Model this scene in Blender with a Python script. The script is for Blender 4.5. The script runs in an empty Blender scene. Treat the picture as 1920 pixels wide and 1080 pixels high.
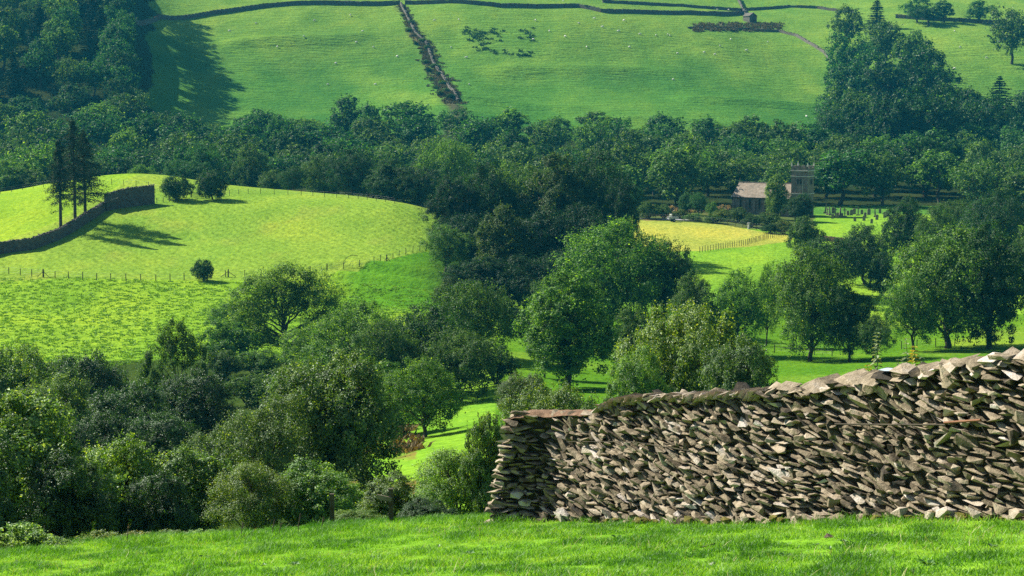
import bpy, bmesh, math, random
import numpy as np
from mathutils import Vector, Matrix
R = math.radians
# ---------------------------------------------------------------- camera, world, sun, exposure
F = 3500.0                       # focal length in photo pixels (1920 wide)
PITCH = R(6.36)
SUN_AZ, SUN_EL = R(58), R(39)    # azimuth to the left of the view direction
sc = bpy.context.scene
cam_d = bpy.data.cameras.new('camera'); cam = bpy.data.objects.new('camera', cam_d)
sc.collection.objects.link(cam); sc.camera = cam
cam_d.sensor_width = 36; cam_d.lens = F/1920*36; cam_d.clip_start = .5; cam_d.clip_end = 9000
cam.location = (0, 0, 0); cam.rotation_euler = (math.pi/2-PITCH, 0, 0)
world = bpy.data.worlds.new('World'); sc.world = world; world.use_nodes = True
wn = world.node_tree.nodes; wl = world.node_tree.links
sky = wn.new('ShaderNodeTexSky'); sky.sky_type = 'NISHITA'; sky.sun_disc = False
sky.sun_elevation = SUN_EL; sky.sun_rotation = -SUN_AZ
wl.new(sky.outputs[0], wn['Background'].inputs[0]); wn['Background'].inputs[1].default_value = .05
sun_d = bpy.data.lights.new('sun', 'SUN'); sun_d.energy = 5.0; sun_d.angle = R(.5); sun_d.color = (1, .93, .78)
sun = bpy.data.objects.new('sun', sun_d); sc.collection.objects.link(sun)
SUN = Vector((-math.sin(SUN_AZ)*math.cos(SUN_EL), math.cos(SUN_AZ)*math.cos(SUN_EL), math.sin(SUN_EL)))
sun.rotation_euler = SUN.to_track_quat('Z', 'Y').to_euler(); sun.location = SUN*50
sc.view_settings.view_transform = 'Standard'; sc.view_settings.look = 'None'
sc.view_settings.exposure = 1.1; sc.view_settings.gamma = 1
cy = sc.cycles
cy.use_denoising = False
cy.max_bounces = 5; cy.diffuse_bounces = 1; cy.glossy_bounces = 1; cy.transmission_bounces = 2
cy.volume_bounces = 0; cy.transparent_max_bounces = 4
HAZE = .00009
HAZE_COL = (.05, .62, 1.0)

# ---------------------------------------------------------------- helpers
C = sc.collection
rng = np.random.default_rng(7)
def tag(o, label=None, cat=None, group=None, kind=None):
    if label: o['label'] = label
    if cat: o['category'] = cat
    if group: o['group'] = group
    if kind: o['kind'] = kind
    return o
def empty(name, loc, rz=0, parent=None):
    o = bpy.data.objects.new(name, None); C.objects.link(o); o.location = loc; o.rotation_euler = (0, 0, rz)
    o.empty_display_size = .3
    if parent: o.parent = parent
    return o
def mesh_np(name, V, Fq, attr=None, smooth=False):
    """V (n,3); Fq (m,k) one face size."""
    V = np.asarray(V, np.float32); Fq = np.asarray(Fq, np.int32); k = Fq.shape[1]
    me = bpy.data.meshes.new(name)
    me.vertices.add(len(V)); me.vertices.foreach_set('co', V.ravel())
    me.loops.add(Fq.size); me.loops.foreach_set('vertex_index', Fq.ravel())
    me.polygons.add(len(Fq)); me.polygons.foreach_set('loop_start', np.arange(0, Fq.size, k, dtype=np.int32))
    me.polygons.foreach_set('loop_total', np.full(len(Fq), k, np.int32))
    me.polygons.foreach_set('use_smooth', np.full(len(Fq), bool(smooth)))
    if attr is not None:
        a = me.attributes.new('rnd', 'FLOAT', 'FACE'); a.data.foreach_set('value', np.asarray(attr, np.float32))
    me.update(calc_edges=True)
    return me
def link(name, me, m, parent=None, loc=(0, 0, 0), rz=0):
    if isinstance(m, (list, tuple)):
        for q in m: me.materials.append(q)
    elif not len(me.materials): me.materials.append(m)
    o = bpy.data.objects.new(name, me); C.objects.link(o)
    o.location = loc; o.rotation_euler = (0, 0, rz)
    if parent: o.parent = parent
    return o
class MB:
    """collects quads: boxes, tubes"""
    def __init__(s): s.V = []; s.Q = []; s.n = 0; s.A = []
    def add(s, V, Q, a=.5):
        V = np.asarray(V, float); Q = np.asarray(Q, int)
        s.V.append(V); s.Q.append(Q+s.n); s.n += len(V); s.A.append(np.full(len(Q), a))
    def box(s, c, d, rz=0, M=None, taper=1, a=.5):
        x, y, z = [q/2 for q in d]
        V = np.array([[-x,-y,-z],[x,-y,-z],[x,y,-z],[-x,y,-z],[-x*taper,-y*taper,z],[x*taper,-y*taper,z],[x*taper,y*taper,z],[-x*taper,y*taper,z]])
        if M is not None: V = V@np.array(M).T
        if rz: V = V@np.array([[math.cos(rz), math.sin(rz), 0], [-math.sin(rz), math.cos(rz), 0], [0, 0, 1]])
        s.add(V+np.array(c), [[0,3,2,1],[4,5,6,7],[0,1,5,4],[1,2,6,5],[2,3,7,6],[3,0,4,7]], a)
    def tube(s, pts, rad, n=6, a=.5):
        P = np.asarray(pts, float); rad = np.broadcast_to(rad, (len(P),))
        T = np.gradient(P, axis=0); T /= np.linalg.norm(T, axis=1, keepdims=True)+1e-9
        ref = np.where(np.abs(T[:, 2:3]) > .9, np.array([[1., 0, 0]]), np.array([[0, 0, 1.]]))
        A = np.cross(T, ref); A /= np.linalg.norm(A, axis=1, keepdims=True)+1e-9; B = np.cross(T, A)
        th = np.arange(n)*2*math.pi/n
        V = P[:, None]+rad[:, None, None]*(A[:, None]*np.cos(th)[None, :, None]+B[:, None]*np.sin(th)[None, :, None])
        V = V.reshape(-1, 3); Q = []
        for i in range(len(P)-1):
            for j in range(n):
                k = (j+1) % n; Q.append([i*n+j, i*n+k, (i+1)*n+k, (i+1)*n+j])
        L = (len(P)-1)*n
        for j in range(1, n-2, 2): Q.append([L, L+j, L+j+1, L+j+2])
        s.add(V, Q, a)
    def mesh(s, name, smooth=False): return mesh_np(name, np.concatenate(s.V), np.concatenate(s.Q), np.concatenate(s.A), smooth)
# value noise
def _h(ix, iy, seed):
    n = (ix*374761393+iy*668265263+seed*974634777) & 0x7fffffff
    n = ((n ^ (n >> 13))*1274126177) & 0x7fffffff
    return ((n ^ (n >> 16)) & 0xffff)/65535.
def noise(x, y, seed=0):
    x = np.asarray(x, float); y = np.asarray(y, float)
    ix = np.floor(x).astype(np.int64); iy = np.floor(y).astype(np.int64)
    fx = x-ix; fy = y-iy; fx = fx*fx*(3-2*fx); fy = fy*fy*(3-2*fy)
    a = _h(ix, iy, seed); b = _h(ix+1, iy, seed); c = _h(ix, iy+1, seed); d = _h(ix+1, iy+1, seed)
    return (a+(b-a)*fx)*(1-fy)+(c+(d-c)*fx)*fy*1.0-.5
def fbm(x, y, seed=0, o=3):
    t = 0; a = 1
    for i in range(o): t = t+a*noise(x*2**i+13.7*i, y*2**i+5.1*i, seed+i); a *= .5
    return t
def sstep(a, b, x): t = np.clip((x-a)/(b-a), 0, 1); return t*t*(3-2*t)

# ---------------------------------------------------------------- terrain
cP, sP = math.cos(PITCH), math.sin(PITCH)
def slope(v):
    dv = (540-np.asarray(v, float))/F
    return (-sP+dv*cP)/(cP+dv*sP)
def xk(u, v):                   # x / y for a photo pixel
    return (u-960)/F/(cP+(540-v)/F*sP)
def px(x, y, z):                # project a world point to photo pixels
    d = y*cP-z*sP; up = y*sP+z*cP
    return 960+F*x/d, 540-F*up/d
YK = [45, 60, 90, 130, 180, 230, 270, 310, 350, 390, 430, 480, 560, 650, 750, 900, 1200, 1700, 2600]
TAB = {
 -500: [1050,1050,980,880,790,700,620,540,470,400,385,400,340,210, 70,-70,-160,-200,-200],
 0:    [1038,1030,960,870,790,700,612,522,448,378,362,400,345,225, 90,-50,-130,-170,-180],
 130:  [1032,1030,958,870,790,700,612,522,446,372,340,375,335,225, 90,-50,-130,-170,-180],
 250:  [1022,1020,955,865,785,697,612,526,452,378,325,365,330,225, 90,-40,-125,-170,-180],
 330:  [1015,1020,950,862,782,697,612,530,456,376,329,370,332,250,142,  0,-115,-165,-180],
 420:  [1008,1015,948,860,780,697,612,530,452,378,346,380,335,255,150,  8,-110,-160,-180],
 600:  [1000,1010,935,850,775,692,612,530,452,378,362,390,335,258,150,  5,-115,-160,-180],
 720:  [ 992,1000,905,835,772,690,612,532,452,378,374,400,337,260,152,  8,-112,-160,-180],
 800:  [ 985, 990,885,822,770,690,614,540,460,392,395,405,338,262,155, 10,-110,-160,-180],
 950:  [ 985, 960,865,800,755,662,620,565,505,445,412,400,340,266,160, 15,-105,-160,-180],
 1100: [ 985, 955,872,800,745,682,630,570,505,452,412,397,345,272,170, 25, -95,-150,-175],
 1300: [ 985, 950,880,810,748,690,630,560,497,452,415,392,347,282,190, 45, -80,-140,-170],
 1500: [ 985, 950,878,800,738,690,640,575,505,458,427,398,348,290,208, 60, -70,-130,-165],
 1700: [ 980, 932,860,790,728,678,632,580,525,470,422,396,350,295,215, 65, -65,-130,-165],
 1920: [ 970, 920,850,780,722,672,625,575,530,480,438,405,355,300,222, 75, -60,-120,-160],
 2500: [ 970, 910,840,770,715,665,620,575,530,480,438,405,355,300,222, 75, -60,-120,-160]}
UK = sorted(TAB)
def plane(x, y): return -1.7-.19*y+np.where(x > 0, .075*x, .07*x)
def hermite(xk_, yk_, xq):
    xk_ = np.asarray(xk_, float); yk_ = np.asarray(yk_, float)
    d = np.diff(yk_)/np.diff(xk_); m = np.zeros_like(yk_); m[0] = d[0]; m[-1] = d[-1]
    m[1:-1] = np.where(d[:-1]*d[1:] > 0, 2*d[:-1]*d[1:]/(d[:-1]+d[1:]+1e-12), 0)*.6+.4*(d[:-1]+d[1:])/2
    i = np.clip(np.searchsorted(xk_, xq)-1, 0, len(xk_)-2); h = xk_[i+1]-xk_[i]; t = np.clip((xq-xk_[i])/h, 0, 1)
    return (2*t**3-3*t**2+1)*yk_[i]+(t**3-2*t**2+t)*h*m[i]+(-2*t**3+3*t**2)*yk_[i+1]+(t**3-t**2)*h*m[i+1]
GU = np.arange(-500, 2501, 20.); GL = np.linspace(math.log(5), math.log(2600), 420); GY = np.exp(GL)
YN = [5, 10, 16, 22, 28, 33, 37]
rows = []
for u in UK:
    near = [plane(np.clip((u-960)/3450*y, -40, 40), y)/y for y in YN]
    rows.append(hermite(np.log(YN+YK), near+list(slope(np.array(TAB[u]))), GL))
rows = np.array(rows)
GRID = np.array([hermite(UK, rows[:, j], GU) for j in range(len(GL))]).T
for j in range(len(GL)):
    g = GRID[:, j]; GRID[:, j] = np.convolve(np.pad(g, 3, 'edge'), [.05, .1, .2, .3, .2, .1, .05], 'valid')
def Z(x, y):
    x = np.asarray(x, float); y = np.asarray(y, float)
    ys = np.maximum(y, 5.01)
    u = 960+3450*x/np.maximum(y, 14)
    a = np.clip((u-GU[0])/20, 0, len(GU)-1.001); b = np.clip((np.log(ys)-GL[0])/(GL[1]-GL[0]), 0, len(GL)-1.001)
    i = a.astype(int); j = b.astype(int); fa = a-i; fb = b-j
    s = (GRID[i, j]*(1-fa)+GRID[i+1, j]*fa)*(1-fb)+(GRID[i, j+1]*(1-fa)+GRID[i+1, j+1]*fa)*fb
    zt = s*ys
    k = sstep(18, 26, y)
    z = np.where(y > 26, zt, plane(x, y)*(1-k)+zt*k)
    mid = sstep(60, 160, y); far = sstep(560, 760, y)
    z = z+fbm(x/3.1, y/3.1, 3, 2)*.08*(1-sstep(60, 100, y))+mid*(fbm(x/22, y/22, 11, 3)*.35)*(1-.5*far)
    z = z+far*(fbm(x/75, y/110, 21, 2)*6.5+fbm(x/14, y/26, 23, 2)*.5)
    uu = 960+3450*x/np.maximum(ys, 14); z = z+11*sstep(285, 225, uu)*sstep(620, 690, y)*(1-sstep(900, 960, y))
    for y0_, a_, k_, u0_, u1_, am in ((755, 1500, .02, 1240, 1570, 2.0), (722, 900, -.05, 780, 1120, 1.6), (815, 560, .08, 410, 720, 2.2), (700, 1300, .03, 1120, 1500, 1.3), (790, 1150, .05, 900, 1300, 1.6), (680, 520, .03, 430, 740, 1.5)):
        yc = y0_+(uu-a_)*k_+6*noise(x/25, x*0, 9); z = z+am*np.exp(-((y-yc)/7.)**2)*sstep(u0_, u0_+60, uu)*(1-sstep(u1_-60, u1_, uu))
    # low terraces crossing the knoll bank and its right side
    z = z+.7*np.sin(y*.55+x*.12)*sstep(560, 640, 960+3450*x/ys)*(1-sstep(860, 930, 960+3450*x/ys))*sstep(292, 300, y)*(1-sstep(326, 336, y))
    return z
def zz(x, y): return float(Z(np.array([x]), np.array([y]))[0])
def G(u, v, y0=40, y1=1600):
    """first ground point seen through photo pixel (u, v) beyond y0"""
    Y = np.geomspace(y0, y1, 1500); x = xk(u, v)*Y; zr = slope(v)*Y; d = Z(x, Y)-zr
    k = np.argmax(d > 0)
    if d[k] <= 0: k = len(Y)-1
    return (float(x[k]), float(Y[k]), float(Z(x[k:k+1], Y[k:k+1])[0]))
def GYp(u, y):                   # ground point below column u at depth y
    x = (u-960)/3450*y; return (x, y, zz(x, y))

# ---------------------------------------------------------------- materials
def newmat(name):
    m = bpy.data.materials.new(name); m.use_nodes = True
    nt = m.node_tree; nt.nodes.clear(); return m, nt, nt.nodes.new
def ramp(nt, fac, stops, interp='LINEAR'):
    r = nt.nodes.new('ShaderNodeValToRGB'); r.color_ramp.interpolation = interp
    e = r.color_ramp.elements
    while len(e) < len(stops): e.new(.5)
    for q, (p, c) in zip(e, stops): q.position = p; q.color = (*c, 1)
    nt.links.new(fac, r.inputs[0]); return r.outputs[0]
def noise_n(nt, scale, detail=3, rough=.55, vec=None, dist=0):
    n = nt.nodes.new('ShaderNodeTexNoise'); n.inputs['Scale'].default_value = scale
    n.inputs['Detail'].default_value = detail; n.inputs['Roughness'].default_value = rough; n.inputs['Distortion'].default_value = dist
    if vec is None:
        g = nt.nodes.new('ShaderNodeTexCoord'); vec = g.outputs['Object']
    nt.links.new(vec, n.inputs['Vector']); return n.outputs['Fac']
def mixc(nt, f, a, b, mode='MIX'):
    m = nt.nodes.new('ShaderNodeMix'); m.data_type = 'RGBA'; m.blend_type = mode
    for s, q in ((m.inputs[0], f), (m.inputs[6], a), (m.inputs[7], b)):
        if hasattr(q, 'links') or hasattr(q, 'is_output'): nt.links.new(q, s)
        elif isinstance(q, tuple): s.default_value = (*q, 1)
        else: s.default_value = q
    return m.outputs[2]
def math_n(nt, op, a, b=0.):
    m = nt.nodes.new('ShaderNodeMath'); m.operation = op
    for s, q in ((m.inputs[0], a), (m.inputs[1], b)):
        if isinstance(q, (int, float)): s.default_value = q
        else: nt.links.new(q, s)
    return m.outputs[0]
def leaf_mat(name, c0, c1, c2, trans=.48, gloss=.03, tcol=(1.25, 1.15, .35)):
    m, nt, N = newmat(name)
    at = N('ShaderNodeAttribute'); at.attribute_name = 'rnd'
    col = ramp(nt, at.outputs['Fac'], [(0, c0), (.55, c1), (1, c2)])
    oi = N('ShaderNodeObjectInfo')
    col = mixc(nt, 1., col, oi.outputs['Color'], 'MULTIPLY')
    d = N('ShaderNodeBsdfDiffuse'); t = N('ShaderNodeBsdfTranslucent'); g = N('ShaderNodeBsdfGlossy')
    g.inputs['Roughness'].default_value = .55
    g.inputs['Color'].default_value = (.85, .95, .9, 1)
    nt.links.new(col, d.inputs[0])
    nt.links.new(mixc(nt, 1., col, tcol, 'MULTIPLY'), t.inputs[0])
    m1 = N('ShaderNodeMixShader'); m1.inputs[0].default_value = trans
    nt.links.new(d.outputs[0], m1.inputs[1]); nt.links.new(t.outputs[0], m1.inputs[2])
    m2 = N('ShaderNodeMixShader'); m2.inputs[0].default_value = gloss
    nt.links.new(m1.outputs[0], m2.inputs[1]); nt.links.new(g.outputs[0], m2.inputs[2])
    o = N('ShaderNodeOutputMaterial'); nt.links.new(m2.outputs[0], o.inputs[0]); return m
def simple_mat(name, stops, scale, rough=.9, bump=.3, bscale=None, bdist=.05, attr=False, detail=5):
    m, nt, N = newmat(name)
    f = noise_n(nt, scale, detail)
    if attr:
        at = N('ShaderNodeAttribute'); at.attribute_name = 'rnd'
        f = math_n(nt, 'ADD', math_n(nt, 'MULTIPLY', at.outputs['Fac'], .8), math_n(nt, 'MULTIPLY', math_n(nt, 'SUBTRACT', f, .38), .9))
    p = N('ShaderNodeBsdfPrincipled'); p.inputs['Roughness'].default_value = rough
    p.inputs['Specular IOR Level'].default_value = .25
    nt.links.new(ramp(nt, f, stops), p.inputs['Base Color'])
    b = N('ShaderNodeBump'); b.inputs['Strength'].default_value = bump; b.inputs['Distance'].default_value = bdist
    nt.links.new(noise_n(nt, bscale or scale*3, 6, .65), b.inputs['Height']); nt.links.new(b.outputs[0], p.inputs['Normal'])
    o = N('ShaderNodeOutputMaterial'); nt.links.new(p.outputs[0], o.inputs[0]); return m
M_leaf = leaf_mat('foliage', (.008, .036, .006), (.058, .15, .014), (.28, .45, .05))
M_leafn = leaf_mat('shiny_foliage', (.012, .045, .008), (.08, .165, .02), (.38, .50, .10), gloss=.06)
M_needle = leaf_mat('needles', (.012, .03, .01), (.022, .05, .014), (.04, .075, .02), trans=.2, gloss=.02)
M_bark = simple_mat('bark', [(.2, (.025, .022, .016)), (.6, (.07, .06, .045)), (1, (.13, .12, .09))], 3, bump=.5)
M_grass = leaf_mat('grass_blades', (.05, .16, .01), (.18, .39, .035), (.36, .51, .09), trans=.5, gloss=.03, tcol=(1.15, 1.2, .3))
M_post = simple_mat('weathered_wood', [(.2, (.03, .025, .02)), (.8, (.12, .10, .075))], 4)
M_stone = simple_mat('drystone', [(.1, (.03, .026, .02)), (.3, (.13, .105, .07)), (.45, (.25, .205, .14)), (.6, (.37, .305, .22)), (.78, (.44, .385, .32)), (.95, (.62, .56, .52))], 7, rough=.85, bump=.8, bscale=22, bdist=.03, attr=True, detail=8)
M_core = simple_mat('wall_core', [(.2, (.015, .014, .012)), (.8, (.05, .045, .035))], 5)
M_farstone = simple_mat('field_wall_stone', [(.25, (.05, .045, .04)), (.6, (.13, .12, .10)), (.9, (.26, .24, .2))], 1.6, bump=1, bdist=.2)
M_church = simple_mat('church_stone', [(.3, (.11, .095, .075)), (.5, (.20, .17, .135)), (.75, (.31, .265, .21))], 1.5, bump=.6, bdist=.06)
M_roof = simple_mat('slate_roof', [(.3, (.14, .115, .085)), (.5, (.23, .185, .14)), (.75, (.34, .28, .22))], 1.3, bump=.4, rough=.6)
M_glass = simple_mat('dark_window', [(.2, (.01, .012, .015)), (.8, (.025, .03, .035))], 3, rough=.2)
M_white = simple_mat('white_paint', [(.2, (.6, .6, .58)), (.8, (.8, .8, .78))], 3, rough=.5, bump=.05)
M_wool = simple_mat('wool', [(.2, (.7, .68, .62)), (.8, (.85, .83, .78))], 3)
M_face = simple_mat('dark_fleece', [(.2, (.05, .045, .04)), (.8, (.1, .09, .08))], 3)
M_metal = simple_mat('grey_metal', [(.2, (.25, .26, .27)), (.8, (.5, .52, .54))], 3, rough=.45, bump=.1)
M_track = simple_mat('pale_track', [(.2, (.28, .28, .30)), (.8, (.42, .42, .44))], .6)
M_red = simple_mat('red_paint', [(.2, (.35, .05, .03)), (.8, (.5, .09, .05))], 3, rough=.5, bump=.05)
M_black = simple_mat('black_rubber', [(.2, (.01, .01, .01)), (.8, (.03, .03, .03))], 3)

def ground_mat():
    m, nt, N = newmat('ground')
    at = N('ShaderNodeAttribute'); at.attribute_name = 'zone'
    geo = N('ShaderNodeNewGeometry')
    sep = N('ShaderNodeSeparateXYZ'); nt.links.new(geo.outputs['Position'], sep.inputs[0])
    # fine and coarse colour variation, anisotropic so that it survives the grazing view
    mp = N('ShaderNodeMapping'); mp.inputs['Scale'].default_value = (1, .45, 1); nt.links.new(geo.outputs['Position'], mp.inputs['Vector'])
    n1 = noise_n(nt, 1.3, 5, .7, mp.outputs[0]); n2 = noise_n(nt, .09, 4, .6, mp.outputs[0]); n3 = noise_n(nt, .018, 3, .6, mp.outputs[0])
    v1 = ramp(nt, n1, [(.3, (.62, .68, .6)), (.5, (.95, .98, .95)), (.7, (1.3, 1.22, 1.1))])
    v2 = ramp(nt, n2, [(.3, (.78, .86, .8)), (.5, (1, 1, 1)), (.7, (1.28, 1.12, 1.0))])
    v3 = ramp(nt, n3, [(.35, (.85, .93, .9)), (.65, (1.16, 1.06, 1.0))])
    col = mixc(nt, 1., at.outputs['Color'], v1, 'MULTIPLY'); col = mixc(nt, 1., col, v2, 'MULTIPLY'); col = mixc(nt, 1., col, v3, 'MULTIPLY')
    sw = N('ShaderNodeAttribute'); sw.attribute_name = 'rows'       # mown rows on the hay pasture
    wv = N('ShaderNodeTexWave'); wv.inputs['Scale'].default_value = .28; wv.inputs['Distortion'].default_value = 3.5
    wv.inputs['Detail'].default_value = 3; wv.inputs['Detail Scale'].default_value = 1.5
    mw = N('ShaderNodeMapping'); mw.inputs['Rotation'].default_value = (0, 0, R(-62)); mw.inputs['Scale'].default_value = (1, .35, 1)
    nt.links.new(geo.outputs['Position'], mw.inputs['Vector']); nt.links.new(mw.outputs[0], wv.inputs['Vector'])
    # bump: tufts
    mp2 = N('ShaderNodeMapping'); mp2.inputs['Scale'].default_value = (.10, .42, .42); nt.links.new(geo.outputs['Position'], mp2.inputs['Vector'])
    t4 = noise_n(nt, 1., 4, .65, mp2.outputs[0])
    farf = math_n(nt, 'MINIMUM', math_n(nt, 'MAXIMUM', math_n(nt, 'DIVIDE', math_n(nt, 'SUBTRACT', sep.outputs['Y'], 450.), 250.), 0.), 1.)
    t1 = noise_n(nt, 1.6, 4, .6, geo.outputs['Position']); t2 = noise_n(nt, .5, 3, .6, geo.outputs['Position'])
    hgt = math_n(nt, 'ADD', math_n(nt, 'MULTIPLY', t1, .5), math_n(nt, 'MULTIPLY', t2, .8))
    hgt = math_n(nt, 'ADD', hgt, math_n(nt, 'MULTIPLY', math_n(nt, 'MULTIPLY', wv.outputs['Fac'], sw.outputs['Fac']), .22))
    hgt = math_n(nt, 'ADD', hgt, math_n(nt, 'MULTIPLY', math_n(nt, 'MULTIPLY', t4, farf), 4.0))
    b = N('ShaderNodeBump'); b.inputs['Strength'].default_value = 1; b.inputs['Distance'].default_value = .42
    nt.links.new(hgt, b.inputs['Height'])
    d = N('ShaderNodeBsdfDiffuse'); nt.links.new(col, d.inputs[0]); nt.links.new(b.outputs[0], d.inputs['Normal'])
    t = N('ShaderNodeBsdfTranslucent')
    o = N('ShaderNodeOutputMaterial'); nt.links.new(d.outputs[0], o.inputs[0]); return m
M_ground = ground_mat()

# ---------------------------------------------------------------- ground sheet
def poly_mask(pu, pv, poly):
    """points inside polygon"""
    ins = np.zeros(pu.shape, bool); n = len(poly); j = n-1
    for i in range(n):
        xi, yi = poly[i]; xj, yj = poly[j]
        c = ((yi > pv) != (yj > pv)) & (pu < (xj-xi)*(pv-yi)/((yj-yi) or 1e-9)+xi)
        ins ^= c; j = i
    return ins
# zones are polygons on the ground, given as (column, depth)
HAY = [(1180, 432), (1250, 430), (1350, 424), (1480, 408), (1478, 396), (1400, 381), (1310, 371), (1180, 372)]
KNOLL = [(-200, 300), (100, 310), (425, 313), (620, 316), (720, 332), (800, 345), (830, 400), (700, 440), (300, 440), (200, 392), (120, 365), (0, 345), (-200, 340)]
GUL = [(752, 8), (765, 35), (778, 62), (797, 85), (808, 118), (826, 150), (848, 190), (856, 200)]
def build_ground():
    ys = np.concatenate([np.linspace(-60, 14, 12, endpoint=False), np.geomspace(14, 300, 560), np.linspace(300, 470, 200)[1:], np.geomspace(470, 1500, 300)[1:], np.geomspace(1500, 2600, 30)[1:]])
    a = np.linspace(-1, 1, 641); a = a*(.62+.38*np.abs(a)**3)
    Yg, Ag = np.meshgrid(ys, a, indexing='ij')
    X = Ag*(.42*np.maximum(Yg, 0)+22); Zg = Z(X, Yg)
    n, m = X.shape
    V = np.stack([X, Yg, Zg], -1).reshape(-1, 3)
    idx = np.arange(n*m).reshape(n, m)
    Q = np.stack([idx[:-1, :-1], idx[:-1, 1:], idx[1:, 1:], idx[1:, :-1]], -1).reshape(-1, 4)
    me = mesh_np('ground', V, Q, smooth=True)
    x, y = V[:, 0], V[:, 1]; yy = np.maximum(y, 1); u = 960+3450*x/yy
    col = np.tile(np.array([[.17, .33, .03]]), (len(V), 1))
    rowsw = np.zeros(len(V))
    nz = fbm(x/18, y/30, 5, 3)
    def blend(w, c): col[:] = col*(1-w[:, None])+np.array(c)*w[:, None]
    blend(((y > 470) & (y < 2700)).astype(float), (.085, .21, .035))                         # far fell pasture
    blend(sstep(.05, .5, fbm(x/40, y/60, 31, 3))*(y > 600)*.6, (.22, .34, .05))
    blend(sstep(.0, .35, fbm(x/38, y/60, 37, 3))*(y > 600)*.75, (.045, .15, .03))
    blend(((u > -300) & (u < 900) & (y > 225) & (y < 470)).astype(float), (.20, .345, .028))
    blend(((u > 930) & (y > 60) & (y < 300)).astype(float), (.085, .20, .014)); blend(sstep(0, .4, fbm(x/9, y/16, 71, 3))*((u > 930) & (y > 60) & (y < 300))*.8, (.16, .27, .03))
    blend(sstep(740, 880, y)*.7, (.17, .29, .045))
    blend(sstep(610, 680, u)*(u < 880)*sstep(282, 292, y)*(y < 345), (.09, .24, .016))  # terrace shade painted into the knoll's right bank as darker, longer grass
    k = poly_mask(u, y+nz*1.5, KNOLL).astype(float); blend(k, (.20, .315, .04)); rowsw += k
    blend(k*sstep(.15, .55, fbm(x/6, y/14, 41, 3))*.25, (.27, .27, .06))
    kk = (poly_mask(u, y, HAY)).astype(float); blend(kk, (.31, .345, .065)); rowsw += kk*.3
    blend(kk*sstep(0, .5, nz), (.37, .36, .09))
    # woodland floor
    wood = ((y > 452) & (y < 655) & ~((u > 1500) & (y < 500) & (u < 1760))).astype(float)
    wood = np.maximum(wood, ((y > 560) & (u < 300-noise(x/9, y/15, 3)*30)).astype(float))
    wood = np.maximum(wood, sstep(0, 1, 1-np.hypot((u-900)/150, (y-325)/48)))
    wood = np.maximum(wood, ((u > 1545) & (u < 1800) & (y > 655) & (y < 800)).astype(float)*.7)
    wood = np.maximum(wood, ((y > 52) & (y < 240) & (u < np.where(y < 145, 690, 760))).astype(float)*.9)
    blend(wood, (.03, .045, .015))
    blend(((y > 420) & (y < 470) & (u > 1180) & (u < 1520)).astype(float)*(kk < .5), (.09, .12, .035))
    blend(sstep(.1, .6, fbm(x/4, y/9, 47, 3))*((y > 425) & (y < 462) & (u > 1180) & (u < 1500)), (.24, .13, .08))
    # gully on the fell
    gp = sorted([(g[1], pu) for pu, g in [(pu, G(pu, pv, 640)) for pu, pv in GUL]])
    gc = np.interp(y, [q[0] for q in gp], [q[1] for q in gp])+5*np.sin(y/9)
    gw = sstep(1, .3, np.abs(u-gc)/(7+(905-y)*.08))*(y > 640)*(y < gp[-1][0])
    blend(gw*(.7+.3*np.sign(nz)), (.10, .095, .055))
    # bracken and bare soil near the stream
    blend(sstep(0, .5, fbm(x/5, y/9, 51, 3))*((y > 75) & (y < 150) & (u > 600) & (u < 780)), (.20, .12, .05))
    blend(sstep(.15, .5, fbm(x/2, y/4, 61, 3))*(y < 60)*.5, (.17, .22, .03))
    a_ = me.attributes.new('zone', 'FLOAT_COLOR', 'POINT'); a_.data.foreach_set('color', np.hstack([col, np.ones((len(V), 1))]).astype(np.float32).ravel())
    a_ = me.attributes.new('rows', 'FLOAT', 'POINT'); a_.data.foreach_set('value', rowsw.astype(np.float32))
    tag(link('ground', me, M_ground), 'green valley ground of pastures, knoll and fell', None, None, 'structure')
build_ground()
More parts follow.
